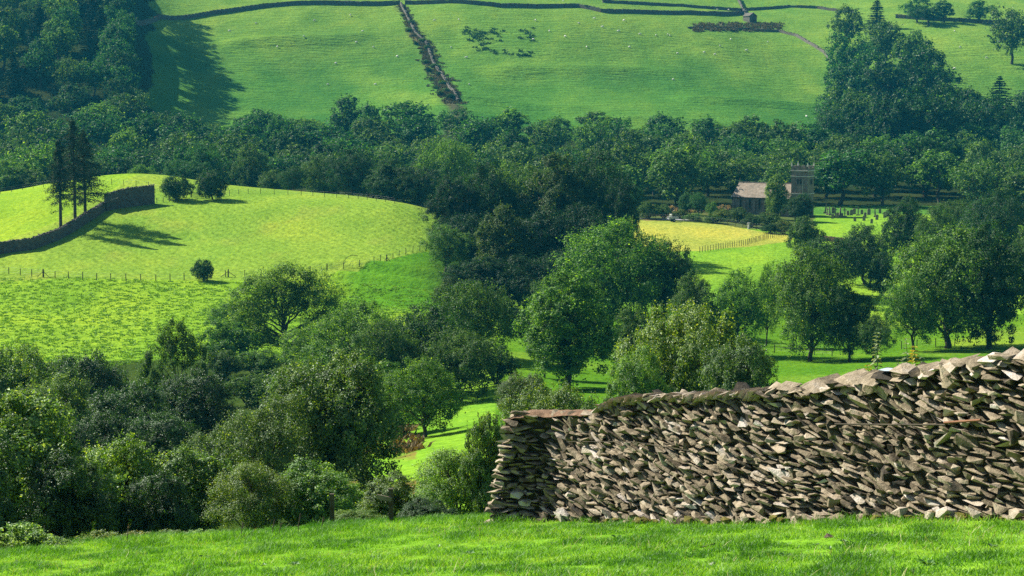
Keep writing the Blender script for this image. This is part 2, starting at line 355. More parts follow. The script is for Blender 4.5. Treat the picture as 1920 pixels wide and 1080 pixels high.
# ---------------------------------------------------------------- trees
def sph(rg, n, up=0.):
    d = rg.normal(size=(n, 3)); d[:, 2] += up; return d/np.linalg.norm(d, axis=1, keepdims=True)
def leaf_quads(rg, P, Nrm, size, aspect=.6, fold=.25):
    """diamond leaves at P facing Nrm"""
    n = len(P)
    t = np.cross(Nrm, rg.normal(size=(n, 3))); t /= np.linalg.norm(t, axis=1, keepdims=True)+1e-9
    b = np.cross(Nrm, t)
    s = (size*rg.uniform(.65, 1.35, n))[:, None]
    a0 = P-t*s*.5; a1 = P+t*s*.5; w = b*s*aspect*.5; f = Nrm*s*fold*.25
    V = np.stack([a0-f, P+w+f, a1-f, P-w+f], 1).reshape(-1, 3)
    return V, np.arange(4*n).reshape(-1, 4)
def crown_points(rg, lobes, nleaf, sub=14, subr=.34, keep_inside=.12, twig=.0):
    """lobes (k,4): centre, radius. Leaves sit in tufts on the outside of each lobe."""
    L = np.asarray(lobes); w = L[:, 3]**2; w /= w.sum()
    cnt = rg.multinomial(nleaf, w); Ps = []; Ns = []
    for (cx, cy_, cz, r), c in zip(L, cnt):
        c0 = np.array([cx, cy_, cz]); k = max(4, int(sub))
        sd = sph(rg, k, .25); sr = r*subr*rg.uniform(.6, 1.4, k); sc_ = c0+sd*(r*rg.uniform(.66, 1.05, k))[:, None]
        i = rg.integers(0, k, c); d = sph(rg, c, .15)
        rad = sr[i]*rg.uniform(.35, 1.0, c)**.5
        out = rg.random(c) < twig; rad = np.where(out, rad*rg.uniform(1.1, 1.9, c), rad)
        p = sc_[i]+d*rad[:, None]
        ns = 7; sdir = sph(rg, ns*3, .5); sp = rg.random(c) < .16; j = rg.integers(0, ns*3, c)       # outward sprays break the outline
        q = c0+sdir[j]*(r*(.75+.62*rg.random(c)))[:, None]+rg.normal(size=(c, 3))*r*.06
        p = np.where(sp[:, None], q, p)
        nn = d+sd[i]*.8+np.array([0, 0, .6])+rg.normal(size=(c, 3))*.5
        Ps.append(p); Ns.append(nn)
    P = np.concatenate(Ps); N = np.concatenate(Ns); N /= np.linalg.norm(N, axis=1, keepdims=True)
    deep = np.zeros(len(P), bool)
    for cx, cy_, cz, r in L: deep |= np.linalg.norm(P-[cx, cy_, cz], axis=1) < r*.55
    ok = ~deep | (rg.random(len(P)) < keep_inside)
    ok &= P[:, 2] > .05
    return P[ok], N[ok]
def limb(mb, rg, a, b, r0, r1, sag=.15, n=7):
    a = np.array(a, float); b = np.array(b, float); L = np.linalg.norm(b-a)
    t = np.linspace(0, 1, n)[:, None]; mid = (a+b)/2+rg.normal(size=3)*L*.08; mid[2] += sag*L
    P = (1-t)**2*a+2*t*(1-t)*mid+t*t*b; P[1:-1] += rg.normal(size=(n-2, 3))*L*.02
    mb.tube(P, np.linspace(r0, r1, n), 6); return P
def make_lobes(rg, h, w, th, nl, shape='round', rmul=1.):
    L = []; zc = th+(h-th)*.48; rz = (h-th)/2; rw = w/2
    tries = 0
    while len(L) < nl and tries < 4000:
        tries += 1
        d = sph(rg, 1)[0]; rr = rg.uniform(.5, .78) if rg.random() < .8 else rg.uniform(0, .4)
        z = zc+d[2]*rz*rr; q = (z-th)/(h-th)
        pf = {'round': 1., 'tall': 1.0-.45*max(0, q-.25), 'pear': 1.1-.7*max(0, q-.1), 'flat': .75+.45*q, 'bush': 1.15-.4*q}[shape]
        c = np.array([d[0]*rw*rr*pf, d[1]*rw*rr*pf, z]); r = rg.uniform(.24, .42)*min(rw, rz*1.1)*rmul
        if all(np.linalg.norm(c-l[:3]) > .5*(r+l[3]) for l in L): L.append(np.array([*c, r]))
    return L
def build_tree(name, seed, h, w, th, nl, nleaf, leaf, shape='round', sub=14, subr=.34, bare=.02, mat=None, rmul=1., inside=.12, twig=.03, lobes=None, limbr=None, stems=1, lean=0):
    """returns (crown_mesh, trunk_mesh, h, w): real measures taken from the leaves"""
    rg = np.random.default_rng(seed)
    L = lobes if lobes is not None else make_lobes(rg, h, w, th, nl, shape, rmul)
    P, N = crown_points(rg, L, nleaf, sub, subr, inside, twig)
    V, Q = leaf_quads(rg, P, N, leaf)
    cl = noise(P[:, 0]/1.3+7, P[:, 1]/1.3+P[:, 2]/1.1, seed)*.5+.5
    at = np.clip(rg.normal(.42, .2, len(P))+.35*(cl-.5), 0, 1)
    crown = mesh_np(name+'_crown', V, Q, at)
    mb = MB(); tr = limbr or h*.022
    if stems == 1:
        base = np.array([0, 0, -.6]); top = np.array([lean*h, 0, th+(h-th)*.62])
        n = 10; t = np.linspace(0, 1, n)[:, None]; tp = base+(top-base)*t; tp[1:-1, :2] += rg.normal(size=(n-2, 2))*h*.012
        mb.tube(tp, tr*np.array([1.5, 1.15, 1, .9, .8, .68, .55, .42, .3, .18]), 9)
        for l in L:
            k = int(np.clip((l[2]-th)/(h-th)*6+rg.uniform(1, 2.5), 2, 8)); rr = tr*(.62-.05*k)
            lp = limb(mb, rg, tp[k], l[:3], max(rr, tr*.12), tr*.1, rg.uniform(-.05, .16))
            for q in range(3): limb(mb, rg, lp[rg.integers(3, 6)], l[:3]+sph(rg, 1, .3)[0]*l[3]*.9, tr*.12, tr*.03, .05, 5)
    else:
        for l in L:
            lp = limb(mb, rg, np.array([rg.normal()*.2, rg.normal()*.2, -.3]), l[:3], tr*.6, tr*.12, .12)
            for q in range(3): limb(mb, rg, lp[rg.integers(3, 6)], l[:3]+sph(rg, 1, .3)[0]*l[3]*.95, tr*.15, tr*.03, .05, 5)
    trunk = mb.mesh(name+'_trunk', True)
    crown.materials.append(mat or M_leaf); trunk.materials.append(M_bark)
    zt = np.percentile(P[:, 2], 99.7); wx = np.percentile(P[:, 0], 99)-np.percentile(P[:, 0], 1)
    x0 = (np.percentile(P[:, 0], 99)+np.percentile(P[:, 0], 1))/2
    return dict(crown=crown, trunk=trunk, h=float(zt), w=float(wx), x0=float(x0))
def one_mesh(p, name):
    """crown and trunk of a far tree as one mesh"""
    out = bpy.data.meshes.new(name); bm = bmesh.new(); bm.from_mesh(p['crown']); nf = len(bm.faces); bm.from_mesh(p['trunk'])
    bm.faces.ensure_lookup_table()
    for f in bm.faces[nf:]: f.material_index = 1
    bm.to_mesh(out); bm.free()
    for q in (p['crown'].materials[0], M_bark): out.materials.append(q)
    a = out.attributes.get('rnd')
    return out
def conifer(name, seed, h, w, n, leaf, bare=.1, layer=.5):
    rg = np.random.default_rng(seed); P = []; N = []; mb = MB()
    mb.tube([(0, 0, -.5), (0.05, 0, h*.4), (0, .05, h*.97)], [h*.016, h*.011, .03], 7)
    z = h*bare
    while z < h*.97:
        q = (z-h*bare)/(h*(1-bare)); r = w/2*(1-q)**.8*rg.uniform(.8, 1.15)+.15
        nb = rg.integers(5, 8); a0 = rg.random()*6.28
        for b in range(nb):
            a = a0+b*6.28/nb+rg.normal()*.15; rr = r*rg.uniform(.7, 1.1)
            tip = np.array([math.cos(a)*rr, math.sin(a)*rr, z-rr*.22]); st = np.array([0, 0, z])
            if leaf < .3: mb.tube([st, (st+tip)/2+[0, 0, .1], tip], [.05, .03, .01], 4)
            k = max(4, int(n*rr/(w*.25)/(h/layer)/nb*1.2)); t = rg.uniform(.12, 1, k)[:, None]
            p = st+(tip-st)*t+rg.normal(size=(k, 3))*[rr*.1, rr*.1, .12]*1.0; P.append(p)
            nn = np.array([0, 0, 1.])+rg.normal(size=(k, 3))*.5; N.append(nn)
        z += layer*rg.uniform(.7, 1.3)
    P = np.concatenate(P); N = np.concatenate(N); N /= np.linalg.norm(N, axis=1, keepdims=True)
    V, Q = leaf_quads(rg, P, N, leaf)
    crown = mesh_np(name+'_crown', V, Q, np.clip(rg.normal(.4, .2, len(P)), 0, 1)); trunk = mb.mesh(name+'_trunk', True)
    crown.materials.append(M_needle); trunk.materials.append(M_bark)
    return dict(crown=crown, trunk=trunk, h=h, w=w, x0=0.)
PRO = {}
def far(k, *a, **kw):
    kw.setdefault('sub', 11); kw.setdefault('subr', .36)
    p = build_tree('far_'+k, *a, **kw); p['one'] = one_mesh(p, 'woodland_tree'); PRO[k] = p
FL = .5
far('f1', 11, 14, 12, 2.0, 17, 6500, FL, 'round')
far('f2', 12, 15, 10, 2.0, 15, 6500, FL, 'tall')
far('f3', 13, 12, 13, 2.0, 18, 6500, FL, 'flat')
far('f4', 14, 14, 11, 1.5, 20, 6500, FL, 'pear')
far('f5', 15, 13, 12, 2.0, 14, 6500, FL, 'round', rmul=1.2, sub=20, subr=.26)
far('f6', 16, 13, 10, 3.0, 12, 5000, FL, 'round', twig=.15, subr=.42)
for k, s in (('c1', 21), ('c2', 22)):
    p = conifer('far_'+k, s, 15, 6.5, 3600, .5, .08, .7); p['one'] = one_mesh(p, 'woodland_conifer'); PRO[k] = p
def mid(k, *a, **kw): PRO[k] = build_tree('mid_'+k, *a, **kw)
mid('m1', 31, 14, 13, 1.2, 34, 52000, .25, 'round', sub=15, subr=.31, rmul=1.1, twig=.08)
mid('m2', 32, 16, 11, 1.0, 32, 50000, .25, 'tall', sub=14, subr=.31, rmul=1.1, twig=.08)
mid('m3', 33, 13, 14, 1.2, 34, 52000, .25, 'flat', sub=16, subr=.30, rmul=1.1, twig=.08)
mid('m4', 34, 15, 10, .6, 32, 50000, .25, 'pear', sub=13, subr=.33, rmul=1.1, twig=.12)
mid('m5', 35, 12, 12, 1.4, 24, 34000, .23, 'round', sub=15, subr=.34, twig=.15)   # looser
mid('m6', 36, 8, 9, .5, 18, 20000, .24, 'bush', sub=18, stems=4)
near_kw = dict(mat=M_leafn)
mid('n1', 41, 7, 8, .4, 26, 60000, .17, 'bush', sub=18, subr=.31, twig=.12, stems=5, limbr=.2, **near_kw)
mid('n2', 42, 6, 7.5, .3, 22, 60000, .14, 'bush', sub=20, subr=.3, twig=.2, stems=5, limbr=.18, **near_kw)
mid('n3', 43, 11, 10, 1.2, 30, 80000, .18, 'round', sub=18, subr=.31, twig=.1, limbr=.24, **near_kw)
mid('n4', 44, 7, 6, .8, 18, 42000, .11, 'tall', sub=18, subr=.34, twig=.35, stems=4, limbr=.15, **near_kw)
mid('n5', 45, 10, 12, 1.0, 34, 80000, .19, 'flat', sub=17, subr=.31, twig=.12, limbr=.24, **near_kw)
# spreading oak with open crown and visible limbs: lobes placed by hand (x, y, z, r)
OAK = [(-5.2, 0, 9.6, 1.7), (-3.6, 1, 11.2, 1.7), (-1.8, -1, 12.4, 1.7), (.2, 1, 12.9, 1.6), (1.9, 0, 12.4, 1.7), (3.8, 1, 11.6, 1.8), (5.0, -1, 9.9, 1.7),
       (3.0, -1, 9.8, 1.5), (-2.6, 0, 9.4, 1.4), (.6, 0, 10.4, 1.5), (5.8, 0, 7.6, 1.5), (-4.6, 1, 6.3, 1.3), (-6.4, 0, 5.1, 1.5), (-3.2, -1, 3.8, 1.3), (-6.3, 0, 2.9, 1.4), (4.8, 0, 5.4, 1.4), (-5.4, -2, 8.0, 1.3), (4.6, 2, 3.5, 1.4)]
OAK += [(-1.2, -1.5, 7.6, 1.2), (1.8, -1.5, 7.8, 1.2), (3.4, -1, 4.4, 1.2), (-3.8, -1.5, 7.2, 1.3), (.3, 1.5, 8.6, 1.2), (5.4, 0, 6.3, 1.2), (1.5, 0, 8.9, 1.2), (-1.4, 1, 10.8, 1.3), (3.2, 0, 6.9, 1.2), (-4.4, 1, 4.8, 1.3), (-2.2, -2, 2.2, 1.2), (6.0, 0, 5.0, 1.3), (-7.2, 0, 3.9, 1.1), (2.4, 1, 11.2, 1.4)]
mid('oak', 51, 13, 13, 3.4, 0, 52000, .23, lobes=[np.array(l, float)*[1, 1, 1, 1.22] for l in OAK], sub=14, subr=.42, twig=.16, limbr=.36, inside=.3, lean=-.05)
ASH = [(0, 0, 9.6, 1.2), (-1.5, .5, 8.9, 1.1), (1.5, 0, 8.8, 1.2), (-2.7, 0, 7.5, 1.0), (2.9, 0, 7.2, 1.1), (-.7, -1, 7.8, 1.0), (.9, 1, 7.4, .9), (-3.8, 0, 5.9, 1.1), (3.4, 0, 5.3, 1.1), (-4.6, 0, 4.4, 1.1), (-2.4, 1, 5.2, .9), (3.0, -1, 3.8, 1.1), (-3.2, 0, 3.2, 1.1), (4.2, 0, 2.6, 1.1), (-1.4, -1, 3.0, 1.), (1.2, 0, 2.4, 1.)]
mid('ash', 52, 10, 9, 2.2, 0, 36000, .17, lobes=[np.array(l, float)*[1, 1, 1, 1.25] for l in ASH], sub=13, subr=.38, twig=.12, limbr=.2, inside=.3)
mid('haw', 53, 5, 6, .5, 22, 17000, .2, 'bush', sub=12, subr=.4, twig=.25, limbr=.14, rmul=1.2)
# dark pine: bare trunk, layered crown
def pine(name, seed, h, crown0, w, n=9000, side=0):
    rg = np.random.default_rng(seed); mb = MB(); P = []; N = []
    tp = np.array([[0, 0, -.5], [.05, 0, h*.3], [0, 0, h*.65], [.05, 0, h*.96]]); mb.tube(tp, [.34, .28, .2, .06], 8)
    z = h*crown0; nb = 74
    for b in range(nb):
        q = b/(nb-1); zz_ = h*crown0+q*h*(1-crown0)*.97+rg.normal()*.15
        a = b*2.4+rg.normal()*.3; rr = w/2*(1-q**1.6*.86)*rg.uniform(.35, 1.05)
        st = np.array([0, 0, zz_]); tip = np.array([math.cos(a)*rr+side*(1-q), math.sin(a)*rr, zz_+rr*rg.uniform(-.45, .15)])
        m_ = (st+tip)/2+[0, 0, .25]; mb.tube([st, m_, tip], [.09, .06, .02], 5)
        k = int(n/nb*(.4+rr/w*1.6)); t = rg.uniform(.25, 1.05, k)[:, None]
        p = st*(1-t)**2+2*t*(1-t)*m_+t*t*tip+rg.normal(size=(k, 3))*[rr*.17, rr*.17, .26]; P.append(p); N.append(np.array([0, 0, 1.])+rg.normal(size=(k, 3))*.6)
    for b in range(7):       # short dead stubs and lower sprays
        zb = h*rg.uniform(.22, crown0); a = rg.random()*6.28; tip = np.array([math.cos(a)*1.6, math.sin(a)*1.6, zb-.5]); mb.tube([(0, 0, zb), tip*.5+[0, 0, zb*.5], tip], [.05, .03, .01], 4)
        k = 60; t = rg.uniform(.4, 1.1, k)[:, None]; P.append(np.array([0, 0, zb])*(1-t)+tip*t+rg.normal(size=(k, 3))*.22); N.append(np.array([0, 0, 1.])+rg.normal(size=(k, 3))*.6)
    P = np.concatenate(P); N = np.concatenate(N); N /= np.linalg.norm(N, axis=1, keepdims=True)
    V, Q = leaf_quads(rg, P, N, .26); crown = mesh_np(name+'_crown', V, Q, np.clip(rg.normal(.4, .2, len(P)), 0, 1)); trunk = mb.mesh(name+'_trunk', True)
    crown.materials.append(M_needle); trunk.materials.append(M_bark); return dict(crown=crown, trunk=trunk, h=h, w=w, x0=0.)

# tints: (r, g, b) multipliers on the leaf colours
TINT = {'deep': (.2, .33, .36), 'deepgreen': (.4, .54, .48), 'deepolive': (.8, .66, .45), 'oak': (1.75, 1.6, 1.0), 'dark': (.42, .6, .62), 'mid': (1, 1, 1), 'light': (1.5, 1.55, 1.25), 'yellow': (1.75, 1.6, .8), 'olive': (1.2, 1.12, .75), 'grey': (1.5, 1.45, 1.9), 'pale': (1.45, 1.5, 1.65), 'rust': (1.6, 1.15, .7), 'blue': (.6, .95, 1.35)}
prnd = random.Random(5)
def put(kind, x, y, h, w, tint, name, label, cat='tree', group=None, rz=None, parts=True, zbase=None):
    p = PRO[kind]; z = (zz(x, y) if zbase is None else zbase)-.1
    rz = prnd.uniform(0, 6.28) if rz is None else rz
    s = (w/p['w'], w/p['w'], h/p['h'])
    t = TINT[tint] if isinstance(tint, str) else tint; k = prnd.uniform(.88, 1.13); t = (t[0]*k*prnd.uniform(.93, 1.07), t[1]*k, t[2]*k, 1)
    if not parts:
        o = bpy.data.objects.new(name, p['one']); C.objects.link(o); o.location = (x, y, z); o.rotation_euler = (0, 0, rz); o.scale = s; o.color = t
        return tag(o, label, cat, group)
    root = empty(name, (x, y, z), rz); root.scale = s
    o = bpy.data.objects.new('crown', p['crown']); C.objects.link(o); o.parent = root; o.color = t
    o = bpy.data.objects.new('trunk', p['trunk']); C.objects.link(o); o.parent = root
    return tag(root, label, cat, group)
def tree(u, vtop, wpx, Y, kind, tint, label, name='broadleaf_tree', cat='tree', group=None, rz=None, vb=None, parts=True):
    """stands on the ground at column u and depth Y; its height reaches photo row vtop"""
    x, y, z = GYp(u, Y); x = xk(u, vtop)*Y; z = zz(x, y)
    h = slope(vtop)*Y-z; w = wpx/F*Y*.94
    return put(kind, x, y, float(h), w, tint, name, label, cat, group, rz, parts, z)
NEARG = 'bushes behind the crest of the near field'
for a in [
 # near belt, left to right
 (20,735,330,47,'n1','pale','pale whitish-green elder bush rising at the left edge of the near belt','bush','bush'),
 (-75,800,200,42,'n1','dark','dark bush half cut off by the left edge, under the pale elder','bush','bush'),
 (110,850,170,45,'n2','dark','dark bush between the pale elder and the yellow-green bush','bush','bush'),
 (225,815,200,52,'n2','yellow','yellow-green bush right of the pale elder in the near belt','bush','bush'),
 (355,835,230,53,'n2','light','mid-green bush between the yellow-green bush and the feathery willow','bush','bush'),
 (300,880,150,47,'n2','dark','low dark bush at the foot of the near belt, above the brambles','bush','bush'),
 (470,858,150,49,'n4','olive','feathery olive willow at the field edge with thin upright twigs','willow','willow'),
 (582,862,190,50,'n2','light','glossy light-green bush left of the short fence post','bush','bush'),
 (500,740,170,74,'n4','olive','tall olive willow behind the glossy bush, in front of the oak bank','willow','willow'),
 (628,655,255,78,'n3',(1.35,1.3,1.1),'large glossy round tree towering over the middle of the near belt','broadleaf_tree','tree'),
 (560,720,150,84,'n3','mid','glossy tree joined to the left side of the largest near round tree','broadleaf_tree','tree'),
 (735,885,150,45,'n2','olive','bush with orange-tinged tips in front of the sloping green meadow','bush','bush'),
 (850,832,150,44,'n4','light','light green twiggy bush in front of the drystone wall end','bush','bush'),
 (915,772,110,43,'n1','mid','taller green bush pressed against the left end of the drystone wall','bush','bush'),
 (670,950,110,42,'n2','yellow','small yellow-green bush between the fence post and the signpost','bush','bush'),
 (790,930,110,41,'n2','dark','low dark bush left of the drystone wall foot','bush','bush'),
 (1045,722,190,62,'n5','olive','olive bramble-like bush showing just over the low turf-topped wall end','bush','bush'),
 (1120,748,120,56,'n2','mid','green bush peeping over the wall where its coping steps up','bush','bush'),
 (1290,572,230,98,'n5','yellow','yellow-green sycamore behind the middle of the drystone wall','broadleaf_tree','tree'),
 (1190,650,120,92,'n3','light','light green left shoulder tree of the sycamore behind the wall','broadleaf_tree','tree'),
 (1395,630,150,92,'n3','mid','green tree on the right side of the sycamore behind the wall','broadleaf_tree','tree'),
 # second belt at the left
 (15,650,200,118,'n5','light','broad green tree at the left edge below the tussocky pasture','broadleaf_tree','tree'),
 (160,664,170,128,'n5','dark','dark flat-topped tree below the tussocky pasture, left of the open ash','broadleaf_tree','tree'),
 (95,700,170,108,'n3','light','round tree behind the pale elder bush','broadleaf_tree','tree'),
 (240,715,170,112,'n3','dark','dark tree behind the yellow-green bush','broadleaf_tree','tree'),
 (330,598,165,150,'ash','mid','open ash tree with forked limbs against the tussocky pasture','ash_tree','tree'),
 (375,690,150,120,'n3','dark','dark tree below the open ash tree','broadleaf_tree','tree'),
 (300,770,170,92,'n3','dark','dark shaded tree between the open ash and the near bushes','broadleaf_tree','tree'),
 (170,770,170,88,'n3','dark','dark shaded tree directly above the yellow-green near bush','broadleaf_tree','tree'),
 (410,790,130,86,'n4','mid','green tree above the feathery willow','willow','willow'),
 (470,700,120,190,'m6','olive','olive shrub on the bank below the spreading oak, lower one','shrub','shrub'),
 (560,690,90,200,'m6','dark','dark shrub at the foot of the spreading oak trunk','shrub','shrub'),
 (605,598,150,216,'m5','light','light green tree merging the spreading oak into the trees on its right','broadleaf_tree','tree'),
 (985,700,110,120,'n5','mid','bushy tree behind the turf-topped left end of the wall','broadleaf_tree','tree'),
 (440,560,110,262,'m5','light','light tree on the pasture edge left of the spreading oak','broadleaf_tree','tree'),
 # oak bank and the gully to its right
 (535,494,235,243,'oak','oak','spreading oak with dark forked trunk on the bank below the fenced knoll','oak_tree','oak'),
 (425,600,110,236,'m6','light','light green shrub left under the spreading oak','shrub','shrub'),
 (480,655,110,226,'m6','light','low green shrub below the spreading oak trunk','shrub','shrub'),
 (415,655,80,222,'m6','mid','small mid-green shrub low on the bank left of the oak','shrub','shrub'),
 (665,565,180,200,'m1','light','light green round tree directly right of the spreading oak','broadleaf_tree','tree'),
 (610,650,200,158,'m1','grey','greyish-green tree in front of the oak trunk, left of the glossy tree top','broadleaf_tree','tree'),
 (725,600,130,188,'m3','mid','green tree just right of the light green round tree','broadleaf_tree','tree'),
 (800,572,190,196,'m1','dark','dark tree on the gully side left of the cauliflower-crowned tree','broadleaf_tree','tree'),
 (865,620,150,186,'m3','mid','mid-green tree below the cauliflower-crowned tree','broadleaf_tree','tree'),
 (720,680,170,142,'m4','light','green tree in the gully above the brown bracken patch','broadleaf_tree','tree'),
 (795,668,150,134,'m5','light','lighter green tree leaning over the top of the sloping meadow','broadleaf_tree','tree'),
 (888,525,150,222,'f5x','mid','cauliflower-crowned dark tree with lit top in front of the big copse','broadleaf_tree','tree'),
 (835,560,70,224,'m3','mid','small dark crown joined to the left of the cauliflower-crowned tree','broadleaf_tree','tree'),
 (930,645,90,200,'m6','dark','dark shrub at the gully head left of the tall light tree','shrub','shrub'),
 (1065,510,165,192,'m4','light','tall light green tree with pointed crown before the big copse','broadleaf_tree','tree'),
 (1022,560,70,205,'m5','mid','small tree touching the left of the tall light pointed tree','broadleaf_tree','tree'),
 (1190,575,105,200,'m2','mid','narrow tree right of the tall light pointed tree','broadleaf_tree','tree'),
 (1145,412,220,272,'m1','light','broad light-topped tree at the lower right of the big copse','broadleaf_tree','tree'),
 (1245,450,120,276,'m3','dark','dark tree between the big copse and the hay field','broadleaf_tree','tree'),
 (1050,520,110,270,'m3','mid','grey-leaved crown at the foot of the big copse behind the tall light tree','broadleaf_tree','tree'),
 (1300,512,90,250,'m2','mid','round-topped tree in front of the lower green field','broadleaf_tree','tree'),
 (1385,504,105,250,'m5','light','loose crowned tree in the middle of the lower green field','broadleaf_tree','tree'),
 (1440,492,50,262,'m5','light','thin spindly tree left behind the dome tree','broadleaf_tree','tree'),
 (1525,462,165,240,'m1',(1.3,1.25,1.1),'large dome-shaped tree with trunk showing, in the right-hand meadow','broadleaf_tree','tree'),
 (1595,545,100,236,'m3','dark','dark tree hard against the right of the dome tree','broadleaf_tree','tree'),
 (1640,588,75,232,'m5','mid','small open tree right of the dome tree with thin stems','broadleaf_tree','tree'),
 (1780,425,230,250,'m1',(1.3,1.25,1.0),'biggest tree of the right-hand meadow, left half of its clump','broadleaf_tree','tree'),
 (1860,420,130,246,'m2','dark','dark tree forming the right half of the biggest meadow clump','broadleaf_tree','tree'),
 (1715,510,100,246,'m5','light','lighter tree leaning out left of the biggest meadow clump','broadleaf_tree','tree'),
 (1560,445,120,325,'m3','dark','dark tree above the dome tree, left of the river bend','broadleaf_tree','tree'),
 (1530,470,80,315,'m6','dark','low dark tree just behind the dome tree top','broadleaf_tree','tree'),
 (1620,422,110,338,'m1','dark','dark tree beside the rust bank, below the graveyard','broadleaf_tree','tree'),
 (1655,470,60,325,'m6','dark','small dark tree right of the pair below the graveyard','broadleaf_tree','tree'),
 (1508,404,68,372,'m6','mid','round clipped-looking bush at the end of the hay-field fence','bush','bush'),
 (1700,370,80,372,'m2','dark','dark tree at the right end of the graveyard','broadleaf_tree','tree'),
 (1760,390,90,350,'m1','mid','green tree behind the biggest meadow clump on its left','broadleaf_tree','tree'),
 (1790,374,70,395,'m3','mid','small crowned tree right of the graveyard tree','broadleaf_tree','tree'),
 (1875,352,120,372,'m1','dark','dark spreading tree near the right edge above the biggest clump','broadleaf_tree','tree'),
 (1925,430,70,330,'m4','mid','tree cut by the right edge beside the biggest clump','broadleaf_tree','tree'),
 (1830,395,80,385,'m6','dark','low dark tree behind the top of the biggest clump','broadleaf_tree','tree'),
 # knoll trees
 (330,328,58,391,'haw','dark','left one of the two hawthorns beside the field gate','hawthorn','hawthorn'),
 (397,318,58,393,'haw','dark','right one of the two hawthorns, overhanging the field gate','hawthorn','hawthorn'),
 (380,485,40,312,'haw','dark','lone small hawthorn on the post fence below the knoll','hawthorn','hawthorn'),
 # copse: large dark mass in the centre
 (850,330,100,352,'m2','deep','left-hand tall tree of the central copse, above the silver bush','broadleaf_tree','tree'),
 (905,305,130,358,'m1','deepgreen','green topped tree at the upper left of the central copse','broadleaf_tree','tree'),
 (975,305,130,362,'m3','grey','grey-tinged crown along the top of the central copse','broadleaf_tree','tree'),
 (1040,290,130,356,'m4','deepolive','olive-brown tall tree at the top centre of the central copse','broadleaf_tree','tree'),
 (1115,283,130,360,'m1','deepgreen','rounded green tree at the upper right of the central copse','broadleaf_tree','tree'),
 (1165,330,70,350,'m2','deep','dark tree at the right edge of the central copse','broadleaf_tree','tree'),
 (945,385,100,318,'m4','deepolive','drooping olive birch in the middle of the central copse','birch','birch'),
 (1010,395,140,322,'m2','deep','dark tree right of the drooping birch in the central copse','broadleaf_tree','tree'),
 (1085,385,150,325,'m1','deep','dark tree on the right flank of the central copse','broadleaf_tree','tree'),
 (835,420,95,326,'m5','grey','silvery-leaved tree at the left foot of the central copse','broadleaf_tree','tree'),
 (880,400,120,334,'m3','deep','dark tree behind the silvery tree in the central copse','broadleaf_tree','tree'),
 (900,480,130,300,'m2','deep','dark tree low in the central copse above the cauliflower-crowned tree','broadleaf_tree','tree'),
 (985,480,150,298,'m1','deep','darkest tree low in the middle of the central copse','broadleaf_tree','tree'),
 (845,520,70,296,'m6','deepolive','reddish-olive shrub at the left foot of the central copse','shrub','shrub'),
 (1060,470,120,300,'m3','deep','dark tree low in the central copse behind the tall light tree','broadleaf_tree','tree'),
 (975,580,110,262,'m6','deep','dark shrub in the shade at the base of the central copse','shrub','shrub'),
 # band between knoll and valley wood
 (470,270,68,470,'m2','mid','upright ivy-clad tree behind the knoll, right of the hawthorns','broadleaf_tree','tree'),
 (375,268,80,480,'m1','blue','rounded bluish tree behind the two hawthorns','broadleaf_tree','tree'),
 (350,300,90,465,'m3','blue','low spreading bluish tree behind the knoll crest left of the upright tree','broadleaf_tree','tree'),
 (265,308,60,455,'m6','light','pale shrub peeping over the highest point of the knoll','shrub','shrub'),
 (510,318,60,455,'m6','mid','bush on the knoll crest right of the upright tree','bush','bush'),
 (550,310,50,440,'m5','dark','small dark tree on the knoll crest fence','broadleaf_tree','tree'),
 (600,292,80,450,'m1','mid','green tree behind the right shoulder of the knoll','broadleaf_tree','tree'),
 (660,278,100,442,'m1','dark','dark tree with lit top above the right shoulder of the knoll','broadleaf_tree','tree'),
 (735,300,95,425,'m4','deepgreen','green leaning tree just left of the central copse','broadleaf_tree','tree'),
 (785,312,90,420,'m3','deepgreen','green tree touching the left of the central copse','broadleaf_tree','tree'),
 (835,262,110,455,'m3','light','light green broad tree behind the left of the central copse','broadleaf_tree','tree'),
 # around the church
 (1458,326,42,452,'m4','yellow','yellow-green tree between the church nave and its tower','broadleaf_tree','tree'),
 (1502,362,50,446,'m2','dark','dark yew in front of the church tower','yew_tree','yew'),
 (1440,398,60,432,'m6','mid','rounded shrub in front of the right end of the nave','shrub','shrub'),
 (1310,360,38,452,'m5','blue','round bluish bush tree left of the church nave','broadleaf_tree','tree'),
 (1285,360,26,455,'m2','blue','thin bluish tree left of the round bluish bush','broadleaf_tree','tree'),
 (1190,345,40,440,'m2','blue','bluish round tree at the left end of the churchyard lane','broadleaf_tree','tree'),
 (1215,378,50,436,'m6','olive','olive bush at the left end of the churchyard hedge','bush','bush'),
 (1245,383,36,438,'m6','mid','green bush second from the left in the churchyard hedge','bush','bush'),
 (1275,392,34,440,'m6','rust','rusty bush below the round bluish tree','bush','bush'),
 (1335,378,24,444,'m6','light','light green bush touching the left corner of the nave','bush','bush'),
 (1355,392,44,436,'m6','rust','rusty-flowered bush below the left corner of the nave','bush','bush'),
 (1385,388,44,434,'m6','mid','green bush below the nave windows','bush','bush'),
 (1410,402,40,424,'m6','dark','dark bush at the hay-field edge below the nave','bush','bush'),
 (1340,403,46,428,'m6','mid','low green hedge bush above the hay field left of the nave','bush','bush'),
 (1300,400,40,432,'m6','light','low light hedge bush above the middle of the hay field','bush','bush'),
 (1470,412,40,412,'m6','rust','reddish bush left of the round clipped-looking bush','bush','bush'),
 (1445,418,40,412,'m6','dark','dark low bush at the top right of the hay field','bush','bush'),
 # fell: right-hand clump and single trees
 (1590,10,70,770,'f1','mid','topmost left crown of the tree clump climbing the fell at right','broadleaf_tree','tree'),
 (1645,-6,52,790,'c1','mid','tallest narrow crown at the top of the fell clump','conifer','tree'),
 (1660,40,76,750,'f4','mid','crown below the tallest narrow one in the fell clump','broadleaf_tree','tree'),
